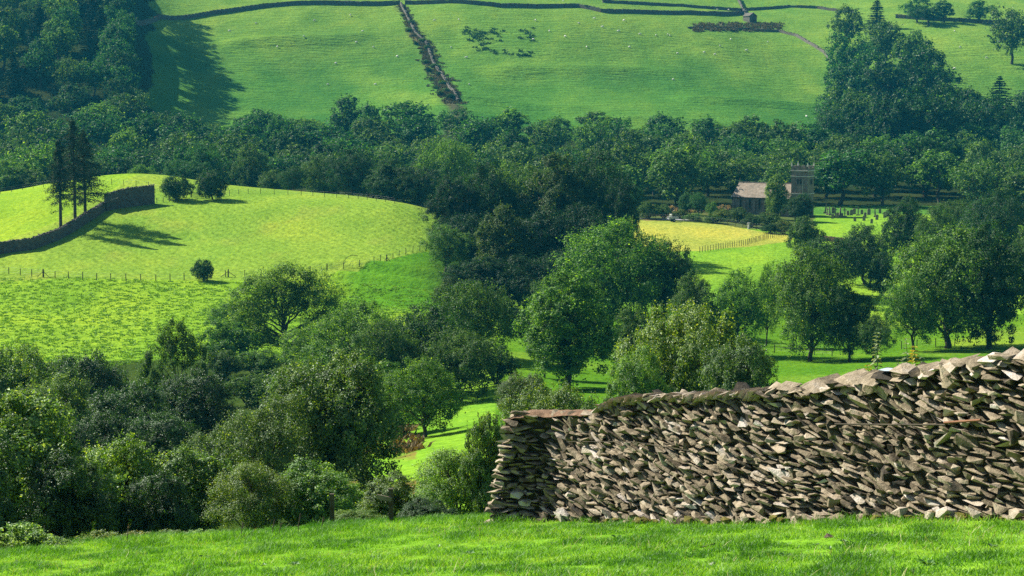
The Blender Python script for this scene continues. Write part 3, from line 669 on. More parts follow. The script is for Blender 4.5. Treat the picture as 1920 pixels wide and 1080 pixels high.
 (1590,60,90,735,'f5','blue','left bulging crown of the fell clump','broadleaf_tree','tree'),
 (1715,58,86,735,'f3','mid','right shoulder crown of the fell clump with lit top','broadleaf_tree','tree'),
 (1625,95,90,715,'f1','blue','middle crown of the fell clump','broadleaf_tree','tree'),
 (1730,88,130,700,'f1','dark','largest dark dome on the right of the fell clump','broadleaf_tree','tree'),
 (1665,115,90,690,'f2','dark','dark crown left of the largest dome of the fell clump','broadleaf_tree','tree'),
 (1580,120,70,700,'f4','blue','lower left crown of the fell clump beside the wall line','broadleaf_tree','tree'),
 (1600,160,90,680,'f5','mid','low left crown of the fell clump above the valley wood','broadleaf_tree','tree'),
 (1740,150,120,670,'f5','dark','dark crown under the largest dome of the fell clump','broadleaf_tree','tree'),
 (1665,175,90,668,'f3','dark','dark bottom middle crown of the fell clump','broadleaf_tree','tree'),
 (1810,165,80,655,'f1','dark','dark tree right below the largest dome of the fell clump','broadleaf_tree','tree'),
 (1875,140,80,660,'c2','dark','dark spiky tree near the right edge above the valley wood','conifer','tree'),
 (1850,175,90,650,'f5','dark','dark round tree left of the spiky tree at the right edge','broadleaf_tree','tree'),
 (1925,170,80,655,'f4','dark','dark tree at the right edge below the open fell','broadleaf_tree','tree'),
 (1742,12,50,800,'f6','dark','lone stemmed tree standing in the open fell right of the clump','broadleaf_tree','tree'),
 (1720,-5,60,840,'f1','blue','bluish tree on the top wall left of the lone stemmed tree','broadleaf_tree','tree'),
 (1770,0,40,842,'f2','blue','bluish tree on the top wall right of the lone stemmed tree','broadleaf_tree','tree'),
 (1838,0,56,835,'f1','blue','rounded bluish tree on the top wall near the right edge','broadleaf_tree','tree'),
 (1900,12,90,760,'f5','mid','large round tree at the top right corner of the picture','broadleaf_tree','tree'),
]:
    u, vt, w, Y, kind, tint, lab, nm, ct = a
    if kind == 'f5x': kind = 'm3'
    farp = kind[0] in 'fc' and Y > 600
    if farp:        # stand it where its crown has a natural height
        want = w/F*Y*.8 if w < 62 and u > 1700 else min(27 if w > 85 else 19, max(9, w/F*Y*1.3)); Yc = np.arange(640, 930, 4.)
        hh = [slope(vt)*q-GYp(u, q)[2] for q in Yc]; Y = float(Yc[int(np.argmin([abs(q-want) for q in hh]))])
    tree(u, vt, w, Y, kind, tint, lab, nm, ct, parts=not farp, rz=0 if kind in ('oak', 'ash') else None)
# three pines on the field wall, each from its own crown
for i, (u, vt, vb, c0, w, lab, sd) in enumerate([(114, 262, 433, .36, 6.0, 'leftmost and shortest of the three pines on the field wall, with a slender trunk', 0), (141, 224, 420, .34, 9.5, 'middle and tallest of the three pines on the field wall', -.2), (160, 246, 413, .26, 9.5, 'rightmost of the three pines on the field wall, branches reaching lowest', 1.2)]):
    g = G(u, vb, 300); h = slope(vt)*g[1]-g[2]
    p = pine('pine%d' % i, 60+i, h, c0, w, 11000+i*1500, sd); PRO['pine%d' % i] = p
    put('pine%d' % i, g[0], g[1], h, w, 'mid', 'pine_tree', lab, 'pine', 'three pines beside the ruined wall', 0, True, g[2])
# valley wood: rows of single trees climbing from the river to the fell
LM = [(-60, 'left of the three pines'), (90, 'behind the three pines'), (200, 'above the ruined wall'), (300, 'behind the two hawthorns'), (430, 'behind the ivy-clad tree'), (520, 'above the right knoll'), (690, 'left of the fell gully foot'), (790, 'below fell gully foot'), (880, 'above the central copse left'), (1000, 'above the central copse top'), (1180, 'above the hay field left'), (1290, 'left above the church'), (1370, 'behind the church nave'), (1470, 'behind the church tower'), (1560, 'behind the graveyard'), (1680, 'under the fell clump'), (1800, 'under the largest fell dome'), (1890, 'near the right edge')]
SHW = {'f1': 'rounded', 'f2': 'tall', 'f3': 'broad-topped', 'f4': 'pear-shaped', 'f5': 'billowy', 'f6': 'loose', 'c1': 'spiky conifer', 'c2': 'conifer'}
TNW = {'dark': 'dark', 'mid': 'green', 'light': 'light green', 'blue': 'bluish', 'olive': 'olive', 'grey': 'greyish'}
ORD = ['', 'second ', 'third ', 'fourth ', 'fifth ', 'sixth ', 'seventh ', 'eighth ']
rr_ = random.Random(12); used = {}
def wood_tree(u, Y, h, w, rowname, kinds, tints):
    k = rr_.choice(kinds); t = rr_.choice(tints)
    lm = [n for a_, n in LM if a_ <= u][-1] if u > -60 else 'cut by the left edge'
    key = f"{TNW[t]} {SHW[k]} tree, {rowname}, {lm}"
    used[key] = used.get(key, 0)+1
    lab = key if used[key] == 1 else f"{key}, {ORD[min(used[key]-1, 7)].strip()} one there"
    x, y, z = GYp(u, Y)
    put(k, x, y, h, w, t, 'woodland_tree' if k[0] == 'f' else 'woodland_conifer', lab, 'tree', 'trees of the valley wood', None, False, z)
FR = [(484, 'lowest row'), (503, 'second row up'), (523, 'third row up'), (544, 'fourth row up'), (566, 'middle row'), (589, 'upper middle row'), (612, 'second highest row'), (636, 'top row')]
for ri, (Y, nm) in enumerate(FR):
    u = -70+ri % 2*35
    while u < 2000:
        Yj = Y+rr_.uniform(-6, 6)
        skip = (Y < 530 and 1340 < u < 1545 and Y < 500) or (Y < 500 and 1500 < u < 1720) or (ri == 7 and 420 < u < 600 and rr_.random() < .4)
        if not skip:
            h = rr_.uniform(10, 17); w = rr_.uniform(11, 18)
            if ri == 7: h *= .85+.25*math.sin(u/90.)*.6
            if 1330 < u < 1560 and Y < 560: h = min(h, 12)
            tn = ['dark', 'light', 'mid', 'blue', 'blue', 'mid'] if ri > 3 or u < 700 else ['mid', 'light', 'mid', 'olive', 'dark', 'blue', 'grey']
            wood_tree(u, Yj, h, w, nm, ['f1', 'f2', 'f3', 'f4', 'f5', 'f5', 'f1', 'f6'], tn)
        u += rr_.uniform(74, 112)
for Y, nm in ((650, 'lower edge of fell clump'), (668, 'foot of fell clump'), (688, 'lower fell clump')):
    u = 1560
    while u < (1930 if Y < 660 else 1830 if Y < 680 else 1760):
        wood_tree(u, Y+rr_.uniform(-5, 5), rr_.uniform(13, 18), rr_.uniform(11, 15), nm, ['f1', 'f4', 'f5', 'f2'], ['dark', 'dark', 'blue']); u += rr_.uniform(50, 68)
# left hanging wood on the fell side
HR = [(662, 'at foot of hillside wood'), (684, 'lower part of hillside wood'), (706, 'lower middle of hillside wood'), (728, 'middle of hillside wood'), (750, 'upper middle of hillside wood'), (772, 'upper part of hillside wood'), (796, 'near top of hillside wood'), (822, 'high in hillside wood'), (850, 'top of hillside wood')]
LM = [(-60, 'at the left edge'), (40, 'in its left part'), (110, 'above the three pines'), (190, 'in its right part'), (245, 'at its right border')]
for ri, (Y, nm) in enumerate(HR):
    u = -55+ri % 2*25
    while u < (205 if ri < 1 else 252-abs(ri-6)*3+ri*2):
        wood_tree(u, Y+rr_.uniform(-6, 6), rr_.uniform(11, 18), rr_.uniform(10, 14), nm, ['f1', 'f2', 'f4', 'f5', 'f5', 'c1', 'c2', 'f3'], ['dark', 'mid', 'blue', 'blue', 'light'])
        u += rr_.uniform(44, 62)

for q, Y in enumerate(range(642, 866, 11)):
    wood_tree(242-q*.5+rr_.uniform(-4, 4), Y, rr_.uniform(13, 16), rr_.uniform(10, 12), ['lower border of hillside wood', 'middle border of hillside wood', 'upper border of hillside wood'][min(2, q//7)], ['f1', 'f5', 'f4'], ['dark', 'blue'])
# ---------------------------------------------------------------- the near drystone wall
WP = np.array([(-.36, 33.2), (.5, 32.8), (.95, 32.25), (6.7, 24.0), (9.9, 19.4)])
seg = np.linalg.norm(np.diff(WP, axis=0), axis=1); SS = np.concatenate([[0], np.cumsum(seg)]); SL = SS[-1]
def wpt(s):
    s = np.asarray(s, float); x = np.interp(s, SS, WP[:, 0]); y = np.interp(s, SS, WP[:, 1])
    e = .25; dx = np.interp(s+e, SS, WP[:, 0])-np.interp(s-e, SS, WP[:, 0]); dy = np.interp(s+e, SS, WP[:, 1])-np.interp(s-e, SS, WP[:, 1])
    L = np.hypot(dx, dy)+1e-9; return x, y, dx/L, dy/L
TOPU = [880, 925, 945, 962, 1090, 1112, 1130, 1200, 1400, 1500, 1560, 1650, 1700, 1780, 1850, 1920, 2700]
TOPV = [784, 784, 782, 776, 772, 764, 752, 746, 738, 726, 713, 706, 698, 683, 673, 666, 585]
def wall_h(s):
    x, y, _, _ = wpt(s); u = 960+3450*x/y; return slope(np.interp(u, TOPU, TOPV))*y-Z(x, y)
TH0, TH1 = .78, .5      # thickness at base and top
def hull_protos(n, seed, npt=11, e=.6):
    rg = np.random.default_rng(seed); out = []
    for i in range(n):
        d = sph(rg, npt); P = np.sign(d)*np.abs(d)**e; P /= np.abs(P).max(0); P *= rg.uniform(.82, 1, P.shape)
        bm = bmesh.new(); [bm.verts.new(p) for p in P]; r = bmesh.ops.convex_hull(bm, input=bm.verts)
        for v in [v for v in bm.verts if not v.link_faces]: bm.verts.remove(v)
        bmesh.ops.triangulate(bm, faces=bm.faces[:]); bm.verts.index_update()
        V = np.array([v.co[:] for v in bm.verts])*.5; T = np.array([[v.index for v in f.verts] for f in bm.faces]); bm.free(); out.append((V, T))
    return out
HP = hull_protos(36, 3)
class Tris:
    def __init__(s): s.V = []; s.T = []; s.A = []; s.n = 0
    def stone(s, rg, c, size, ex, ez, a):
        """ex: along, ez: up-ish; size (len, depth, height)"""
        V, T = HP[rg.integers(len(HP))]; ex = ex/np.linalg.norm(ex); ey = np.cross(ez, ex); ey /= np.linalg.norm(ey); ez = np.cross(ex, ey)
        if rg.random() < .5: V = V*[-1, 1, 1]; T = T[:, ::-1]
        s.V.append(V*size@np.array([ex, ey, ez])+c); s.T.append(T+s.n); s.n += len(V); s.A.append(np.full(len(T), a))
    def mesh(s, name): return mesh_np(name, np.concatenate(s.V), np.concatenate(s.T), np.concatenate(s.A))
def build_wall():
    rg = np.random.default_rng(99)
    root = empty('drystone_wall', (0, 0, 0)); tag(root, 'high near drystone wall of jumbled brown-grey stones crossing the right foreground', 'wall', kind='thing')
    # solid heart, so the gaps between the stones are dark
    s = np.linspace(.16, SL, 90); x, y, tx, ty = wpt(s); H = wall_h(s)-.07; zb = Z(x, y)-.3; nx, ny = ty, -tx
    mb = MB(); ring = []
    for off, zf in ((-.09, 0), (-.09-.14, 1), (-TH1-.12, 1), (-TH0+.08, 0)):
        ring.append(np.stack([x+nx*off, y+ny*off, np.where(zf, Z(x, y)+H, zb)], 1))
    V = np.stack(ring, 1).reshape(-1, 3); Q = []
    for i in range(len(s)-1):
        for j in range(4): Q.append([i*4+j, i*4+(j+1) % 4, (i+1)*4+(j+1) % 4, (i+1)*4+j])
    Q += [[3, 2, 1, 0], [len(V)-4, len(V)-3, len(V)-2, len(V)-1]]
    mb.add(V, Q); link('core', mb.mesh('core'), M_core, root)
    ts = Tris()
    sg = np.linspace(-.5, SL, 400)
    tilt = np.where(sg < .9, -.04, np.where(sg < 6, -.30, -.17+.13*np.sin(sg*1.9)))*sstep(.5, 1.6, sg)-.03+.1*noise(sg/1.1, sg*0, 4)
    Tg = np.cumsum(tilt)*(sg[1]-sg[0])
    def face(side, rows, lens, p0):
        h = -.9
        while h < 8.5:
            t = rg.uniform(*rows)*(1.35 if rg.random() < .1 else 1)
            s_ = p0+rg.uniform(-.2, 0)
            while s_ < SL-.1:
                L = rg.uniform(*lens)*(1+.25*rg.exponential(.6)); sm = s_+L/2; s_ += L*.96
                th = float(np.interp(sm, sg, tilt)); hc = h+float(np.interp(sm, sg, Tg))+1.55*0+rg.normal()*.012
                Hs = float(wall_h(sm))
                if hc < -.12 or hc > Hs-.03: continue
                if sm < .14*hc: continue
                x, y, tx, ty = [float(q) for q in wpt(sm)]; nx, ny = ty, -tx
                bulge = .05*float(noise(sm/1.3, hc/.8, 8)); off = (-.14*hc/2.2+bulge+rg.normal()*.022) if side else (-TH0+.14*hc/2.2+rg.normal()*.02)
                big = rg.random() < .085
                tk = t*rg.uniform(.8, 1.15)*(2.5 if big else 1); LL = L*1.04*(1.15 if big else 1); dp = rg.uniform(.2, .34)
                rot = th*1.05+rg.normal()*.12+(rg.normal()*.5 if rg.random() < .08 else 0)
                yaw = rg.normal()*.16; pitch = rg.normal()*.16
                T_ = np.array([tx, ty, 0]); N_ = np.array([nx, ny, 0])*(1 if side else -1)
                ex = T_*math.cos(rot)+np.array([0, 0, 1])*math.sin(rot)+N_*yaw; ez = np.array([0, 0, 1])*math.cos(rot)-T_*math.sin(rot)+N_*pitch
                a = np.clip(rg.normal(.44, .17)+.12*float(noise(sm/.9, hc/.6, 14)), 0, 1)
                if rg.random() < .05: a = rg.uniform(.8, 1)
                off2 = off-dp*.32*(1 if side else -1)*1.0
                ts.stone(rg, np.array([x+nx*off2, y+ny*off2, float(Z(x, y))+hc]), (LL, dp, tk), ex, ez, a)
            h += t*.97
    face(True, (.040, .086), (.12, .40), 0.02)
    face(False, (.10, .16), (.22, .42), 0.1)
    # end face at the left: long quoins laid flat
    x, y, tx, ty = [float(q) for q in wpt(0.)]; nx, ny = ty, -tx; H0 = float(wall_h(.1)); h = 0
    while h < H0:
        t = rg.uniform(.06, .13)
        for off in (-.12, -.36, -.6):
            if off < -.5 and h > H0*.7: continue
            sx = .14*h+.02+rg.normal()*.03
            ts.stone(rg, np.array([x+tx*sx+nx*off, y+ty*sx+ny*off, zz(x, y)+h]), (rg.uniform(.24, .5), .3, t), np.array([tx+rg.normal()*.2, ty+rg.normal()*.2, rg.normal()*.05]), np.array([rg.normal()*.05, rg.normal()*.05, 1]), np.clip(rg.normal(.5, .18), 0, 1))
        h += t*.95
    for q in range(60):      # boulders and spill at the foot
        sm = rg.uniform(0, SL-.3); x, y, tx, ty = [float(v) for v in wpt(sm)]; nx, ny = ty, -tx; o = rg.uniform(-.05, .12)
        r = rg.uniform(.1, .26); ts.stone(rg, np.array([x+nx*o, y+ny*o, zz(x+nx*o, y+ny*o)+rg.uniform(0, .14)]), (r*1.5, r, r*.9), np.array([tx, ty, rg.normal()*.3]), np.array([0, rg.normal()*.2, 1]), np.clip(rg.normal(.5, .2), 0, 1))
    link('wall_stones', ts.mesh('wall_stones'), M_stone, root)
    # coping: leaning grey slates in the middle, loose flat slabs to the right
    ts = Tris(); s_ = 0.
    while s_ < SL-.2:
        x, y, tx, ty = [float(q) for q in wpt(s_)]; nx, ny = ty, -tx; u = 960+3450*x/y; H = float(wall_h(s_))
        if u < 1105: s_ += .1; continue
        if u < 1425:
            c = np.array([x+nx*-.28, y+ny*-.28, zz(x, y)+H-.03+rg.normal()*.015]); an = .95+rg.normal()*.2
            ex = np.array([tx, ty, 0])*math.cos(an)+np.array([0, 0, 1])*math.sin(an); ez = -np.array([tx, ty, 0])*math.sin(an)+np.array([0, 0, 1])*math.cos(an)
            ts.stone(rg, c, (rg.uniform(.14, .24), rg.uniform(.5, .66), rg.uniform(.035, .07)), ex+rg.normal(size=3)*.08, ez, np.clip(rg.normal(.72, .14), 0, 1)); s_ += rg.uniform(.045, .075)
        else:
            for lay in range(2):
                c = np.array([x+nx*-(.26+rg.normal()*.05), y+ny*-(.26+rg.normal()*.05), zz(x, y)+H-.06+lay*.07+rg.normal()*.02]); rot = -.1+rg.normal()*.16
                ex = np.array([tx, ty, rot]); ez = np.array([nx*.25+rg.normal()*.12, ny*.25+rg.normal()*.12, 1])
                ts.stone(rg, c, (rg.uniform(.2, .5), rg.uniform(.38, .58), rg.uniform(.04, .09)), ex, ez, np.clip(rg.normal(.52, .2), 0, 1))
            s_ += rg.uniform(.12, .26)
    link('coping_slabs', ts.mesh('coping_slabs'), M_stone, root)
    # turf cap on the low left end
    s = np.linspace(.28, 2.05, 60); x, y, tx, ty = wpt(s); H = wall_h(s); nx, ny = ty, -tx; Vs = []; k = 9
    for j in range(k):
        a = j/(k-1); off = -.10-.52*a; zz_ = H-.08+.085*np.sin(math.pi*a)**.6*(1-np.abs(np.linspace(-1, 1, 60))**6)+.03*noise(s/.12, s*0+j*.9, 5)
        Vs.append(np.stack([x+nx*off, y+ny*off, Z(x, y)+zz_], 1))
    V = np.stack(Vs, 1).reshape(-1, 3); I = np.arange(60*k).reshape(60, k)
    Q = np.stack([I[:-1, :-1], I[:-1, 1:], I[1:, 1:], I[1:, :-1]], -1).reshape(-1, 4)
    M_turf = simple_mat('dry_turf', [(.3, (.10, .06, .035)), (.55, (.22, .135, .085)), (.75, (.36, .25, .17))], 9, bump=1, bscale=40, bdist=.03)
    link('turf_cap', mesh_np('turf_cap', V, Q, smooth=True), M_turf, root)
    # moss cushions along the foot
    mo = Tris()
    for q in range(46):
        sm = rg.uniform(2.5, SL-.3); x, y, tx, ty = [float(v) for v in wpt(sm)]; nx, ny = ty, -tx; r = rg.uniform(.05, .13)
        mo.stone(rg, np.array([x+nx*.1, y+ny*.1, zz(x, y)+rg.uniform(.02, .1)]), (r*1.8, r*1.3, r), np.array([tx, ty, 0.]), np.array([0, 0, 1.]), rg.random())
    M_moss = simple_mat('yellow_moss', [(.25, (.07, .07, .015)), (.6, (.17, .15, .03)), (.9, (.26, .22, .06))], 14, bump=1, bscale=60, bdist=.02)
    tag(link('moss', mo.mesh('moss'), M_moss, root), kind='stuff')
build_wall()
def wall_point(u, v, out=.03):
    """point on the wall's front face seen at photo pixel"""
    s = np.linspace(0, SL, 3000); x, y, tx, ty = wpt(s); k = int(np.argmin(np.abs(960+3450*x/y-u))); nx, ny = ty[k], -tx[k]
    z = float(slope(v)*y[k]); h = z-zz(x[k], y[k]); o = -.14*h/2.2+out; return np.array([x[k]+nx*o, y[k]+ny*o, z-.0])
def rail(name, pts, r, m, lab, cat):
    mb = MB(); mb.tube(pts, r, 6); link(name, mb.mesh(name), m); o = C.objects[-1]; tag(o, lab, cat); return o
rail('wooden_rail', [wall_point(1560, 796), wall_point(1665, 797), wall_point(1770, 797, .05)], .014, M_post, 'long thin pale rail lying level across the stones of the near wall', 'rail')
rail('wooden_stick', [wall_point(1768, 793, .06), wall_point(1836, 788, .06)], .02, simple_mat('brown_stick', [(.2, (.16, .07, .04)), (.8, (.3, .15, .09))], 5), 'short brown stick jammed into the right part of the near wall', 'stick')
rail('thin_rod', [wall_point(1060, 829), wall_point(1180, 829), wall_point(1290, 846)], .008, M_post, 'thin rod lying across the left half of the near wall', 'rod')
p0 = wall_point(1650, 705, -.2)
def slate():
    ts = Tris(); rg = np.random.default_rng(4); p = wall_point(1650, 700, -.1); ts.stone(rg, p+[0, 0, .03], (.42, .3, .03), np.array([.57, -.82, .06]), np.array([0, 0, 1.]), .95)
    tag(link('roof_slate', ts.mesh('roof_slate'), simple_mat('blue_slate', [(.2, (.30, .38, .46)), (.8, (.45, .54, .62))], 6)), 'pale blue slate lying on the near wall top below the yellow weed', 'slate')
    ts = Tris(); p = wall_point(1530, 722, -.15); ts.stone(rg, p+[0, 0, .06], (.2, .1, .07), np.array([.6, -.7, .7]), np.array([0, 0, 1.]), .4)
    tag(link('loose_stone', ts.mesh('loose_stone'), M_stone), 'single pointed stone standing up on the near wall top', 'stone')
    ts = Tris(); p = wall_point(1107, 768, -.2); ts.stone(rg, p+[0, 0, .02], (.07, .1, .17), np.array([.6, -.8, .1]), np.array([.1, 0, 1.]), .6)
    tag(link('loose_stone', ts.mesh('loose_stone'), simple_mat('pink_stone', [(.2, (.3, .17, .13)), (.8, (.45, .28, .22))], 9)), 'pinkish upright stone where the turf-topped wall end meets the coping', 'stone')
slate()
# ---------------------------------------------------------------- weeds on and around the wall
def weed(name, seed, h, whorls, leafl, m, spread=1.):
    rg = np.random.default_rng(seed); root = None; mb = MB(); P = [(0, 0, 0), (.02, .01, h*.5), (-.01, .02, h)]; mb.tube(P, [.009, .007, .004], 5)
    V = []; Q = []; A = []; n = 0
    for i in range(whorls):
        q = i/(whorls-1); z = h*(.12+.88*q); k = 4 if i % 2 else 5; L = leafl*(1.15-.55*q)*spread
        for j in range(k):
            a = j*6.283/k+i*.8+rg.normal()*.2; d = np.array([math.cos(a), math.sin(a), .25-.5*rg.random()]); t = np.array([-math.sin(a), math.cos(a), 0]); c = np.array([0, 0, z]); w = L*.3
            V += [c, c+d*L*.5+t*w, c+d*L*rg.uniform(.9, 1.1)+[0, 0, -L*.3], c+d*L*.5-t*w]; Q.append([n, n+1, n+2, n+3]); n += 4; A.append(rg.random())
    return mb.mesh('stem'), mesh_np('leaves', V, Q, A), m
M_weed = leaf_mat('weed_leaf', (.08, .14, .05), (.16, .24, .09), (.30, .36, .2), gloss=.08)
M_weedy = leaf_mat('yellow_weed_leaf', (.3, .26, .02), (.45, .38, .03), (.25, .3, .05))
M_red = M_red
for i, (u, vt, vb, wh, ll, m, lab) in enumerate([(1590, 628, 712, 13, .11, M_weed, 'tallest leafy weed standing up behind the near wall top'), (1660, 655, 705, 9, .12, M_weedy, 'yellow-leaved weed on the near wall, beside the blue slate'), (1632, 680, 712, 6, .1, M_weed, 'short leafy weed between the tallest weed and the yellow-leaved one'),
        (1575, 690, 720, 6, .12, M_weedy, 'low yellow weed at the foot of the tallest weed'), (1674, 676, 706, 6, .09, M_weed, 'small leafy weed just right of the yellow-leaved weed'), (1645, 640, 700, 8, .1, M_weed, 'thin pale-leaved weed behind the yellow-leaved weed'), (1558, 698, 724, 5, .11, M_weed, 'small weed left of the low yellow weed on the wall'), (1715, 684, 700, 5, .07, M_weed, 'small dark weed on the wall top near the purple slab')]):
    p = wall_point(u, vb, -.42); hh = (vb-vt)/F*p[1]
    stem, lv, m_ = weed('weed', 70+i, hh+.1, wh, ll, m)
    r = empty('leafy_weed', p-[0, 0, .1]); link('stem', stem, M_weed, r); link('leaves', lv, m_, r); tag(r, lab, 'weed')
# ---------------------------------------------------------------- near field grass
def blades(P, H, W, m, name, seed, attr, lean=.45):
    rg = np.random.default_rng(seed); n = len(P); a = rg.uniform(0, 6.283, n); t = np.stack([np.cos(a), np.sin(a), np.zeros(n)], 1)
    d = np.stack([rg.normal(size=n)*lean, rg.normal(size=n)*lean, np.ones(n)], 1)*H[:, None]; w = t*(W*.5)[:, None]
    m1 = P+d*.55; tip = P+d*1.0+np.stack([rg.normal(size=n), rg.normal(size=n), -np.ones(n)*.6], 1)*(H*.22)[:, None]
    V = np.stack([P-w, P+w, m1+w*.8, tip, m1-w*.8], 1).reshape(-1, 3); k = np.arange(n)[:, None]*5
    T = np.concatenate([np.hstack([k, k+1, k+2]), np.hstack([k, k+2, k+4]), np.hstack([k+4, k+2, k+3])]); return mesh_np(name, V, T, np.tile(attr, 3))
def near_grass():
    rg = np.random.default_rng(77); n = 430000
    y = 15+(37.5-15)*rg.random(n)**.85; x = rg.uniform(-1, 1, n)*(y*.285+.6)
    s = np.interp(x, WP[:, 0], WP[:, 1]); front = (x < WP[0, 0]) | (y < s+.12)
    x, y = x[front], y[front]; cl = fbm(x/.45, y/.6, 80, 3); cl2 = fbm(x/2.2, y/2.2, 84, 2)
    keep = rg.random(len(x)) < .75+cl*.6; x, y, cl, cl2 = x[keep], y[keep], cl[keep], cl2[keep]
    z = Z(x, y)-.01; H = .055*np.maximum(.35, 1+1.5*cl+.4*cl2)*rg.uniform(.6, 1.5, len(x)); W = .010*np.ones(len(x))
    wd = np.interp(x, WP[:, 0], WP[:, 1])-y; H = np.where((x > -.4) & (wd < .3), H*1.8, H); H = np.where((x < -.4) & (y > 33.5), H*1.7, H)
    at = np.clip(.46+.55*cl2-.75*cl+rg.normal(size=len(x))*.2, 0, 1)
    o = link('short_grass', blades(np.stack([x, y, z], 1), H, W, M_grass, 'short_grass', 5, at), M_grass); tag(o, 'short bright green grazed grass of the near field', 'grass', None, 'stuff')
near_grass()
def far_tufts():
    rg = np.random.default_rng(78); n = 9500; u = rg.uniform(-260, 860, n); y = rg.uniform(236, 311, n); x = (u-960)/3450*y
    k = (noise(x/7, y/7, 90) > -.42); x, y = x[k], y[k]; n = len(x); m = 9
    X = np.repeat(x, m)+rg.normal(size=n*m)*.22; Yy = np.repeat(y, m)+rg.normal(size=n*m)*.22; sc_ = np.repeat(rg.uniform(.5, 1.4, n), m)
    P = np.stack([X, Yy, Z(X, Yy)-.02], 1); at = np.clip(np.repeat(rg.normal(.42, .18, n), m)+rg.normal(size=n*m)*.1, 0, 1)
    o = link('pasture_tussocks', blades(P, .18*sc_, .15*sc_, M_grass, 't', 6, at, .7), leaf_mat('tussock', (.10, .25, .012), (.16, .34, .018), (.24, .42, .03), trans=.3, gloss=.02)); tag(o, 'rough grass tussocks scattered over the lower left pasture', 'grass', None, 'stuff')
far_tufts()
def clumps(name, u0, u1, v0, v1, n, h, w, c, lab, thr=0, seed=1, y0=200, line=None):
    rg = np.random.default_rng(seed); P = []; at = []; S = []
    for i in range(n):
        u = rg.uniform(u0, u1); v = rg.uniform(v0, v1)
        if line: u = np.interp(v, [q[1] for q in line], [q[0] for q in line])+rg.normal()*(3+v*.045)
        g = G(u, v, y0)
        if noise(np.array([g[0]/6]), np.array([g[1]/12]), seed)[0] < thr: continue
        for j in range(14): xx, yy_ = g[0]+rg.normal()*w*.5, g[1]+rg.normal()*w*.5; P.append((xx, yy_, 0)); at.append(rg.random()); S.append(rg.uniform(.6, 1.2))
    P = np.array(P); P[:, 2] = Z(P[:, 0], P[:, 1]); S = np.array(S)
    o = link(name, blades(P, h*S, w*.4*S, None, name, 9, np.array(at), .5), c); tag(o, lab, 'rushes', None, 'stuff')
M_rush = leaf_mat('rush', (.015, .05, .015), (.03, .08, .02), (.05, .11, .03), trans=.2, gloss=.01)
M_brack = leaf_mat('bracken', (.09, .06, .03), (.17, .12, .06), (.26, .2, .1), trans=.3, gloss=.01)
clumps('rush_clumps', 870, 1000, 52, 106, 110, 1.0, 1.3, M_rush, 'dark rush clumps on the sunny fell field right of the gully', -.1, 2, 640)
clumps('bracken', 620, 790, 800, 850, 120, .5, .5, M_brack, 'brown bracken and dead grass on the bank above the sloping meadow', -.2, 5, 60)
clumps('rough_scrub', 1300, 1470, 44, 60, 260, 1.1, 1.3, leaf_mat('dry_scrub', (.05, .05, .02), (.10, .085, .045), (.16, .13, .08), trans=.2, gloss=.01), 'brown scrub along the wall below the small barn', -.4, 6, 700)
clumps('gully_scrub', 750, 860, 10, 195, 700, .7, 1.0, leaf_mat('heather_scrub', (.04, .045, .02), (.09, .08, .045), (.15, .13, .08), trans=.2, gloss=.01), 'rough brown scrub and heather filling the fell gully', -.6, 12, 640, GUL)
clumps('garden_flowers', 1200, 1470, 388, 408, 170, .9, .9, leaf_mat('pink_flowers', (.12, .18, .06), (.3, .2, .12), (.42, .3, .26), trans=.3, gloss=.01), 'rust and pink undergrowth between the hay field and the church', -.1, 7, 415)
# docks, pale stones and sticks in the near grass
def g_near(u, v): return np.array(G(u, v, 14, 60))
dockv, dockq = None, None
rg0 = np.random.default_rng(21)
def dock_mesh(seed, m=12, L=.13):
    rg = np.random.default_rng(seed); V = []; Q = []; A = []
    for j in range(m):
        a = rg.random()*6.283; l = L*rg.uniform(.6, 1.2); d = np.array([math.cos(a), math.sin(a), rg.uniform(.3, 1.0)]); d /= np.linalg.norm(d); t = np.array([-math.sin(a), math.cos(a), 0]); w = l*.26; n = len(V)
        V += [np.zeros(3), d*l*.5+t*w, d*l+[0, 0, -l*.25], d*l*.5-t*w]; Q.append([n, n+1, n+2, n+3]); A.append(rg.random())
    return mesh_np('dock', V, Q, A)
M_dock = leaf_mat('dock_leaf', (.06, .17, .03), (.10, .24, .04), (.2, .34, .10), gloss=.06)
DM = [dock_mesh(i) for i in range(4)]
for d_ in DM: d_.materials.append(M_dock)
docks = [(1158, 1010, 'in front of the left part of the wall foot'), (552, 1060, 'near the bottom edge, left of centre'), (1010, 1000, 'just before the left wall end'), (1860, 1026, 'near the right edge of the near grass'), (1475, 1045, 'left of the pale stone in the grass'), (700, 1050, 'in the grass below the signpost'), (1300, 996, 'at the foot of the middle of the wall'), (60, 1058, 'near the bottom left corner'), (385, 1048, 'in the left part of the near grass'), (880, 1040, 'in the middle of the near grass'), (1240, 1060, 'near the bottom edge under the wall'), (1640, 1010, 'at the wall foot right of the dark rock'), (1740, 1060, 'near the bottom right')]
for i, (u, v, w) in enumerate(docks):
    g = g_near(u, v); o = bpy.data.objects.new('dock_plant', DM[i % 4]); C.objects.link(o); o.location = g; o.scale = [rg0.uniform(.6, 1.)]*3; tag(o, 'small dark broad-leaved weed '+w, 'weed', 'docks in the near grass')
MD = [dock_mesh(20+i, 8, .07) for i in range(3)]
for d_ in MD: d_.materials.append(M_dock)
for i in range(26):
    g = g_near(rg0.uniform(10, 1900), rg0.uniform(1015, 1075)); o = bpy.data.objects.new('clover_plant', MD[i % 3]); C.objects.link(o); o.location = g; o.scale = [rg0.uniform(.6, 1.2)]*3; o.rotation_euler = (0, 0, i); tag(o, 'tiny leafy clover-like weed sunk in the near field grass', 'clover', 'tiny weeds in the near grass')
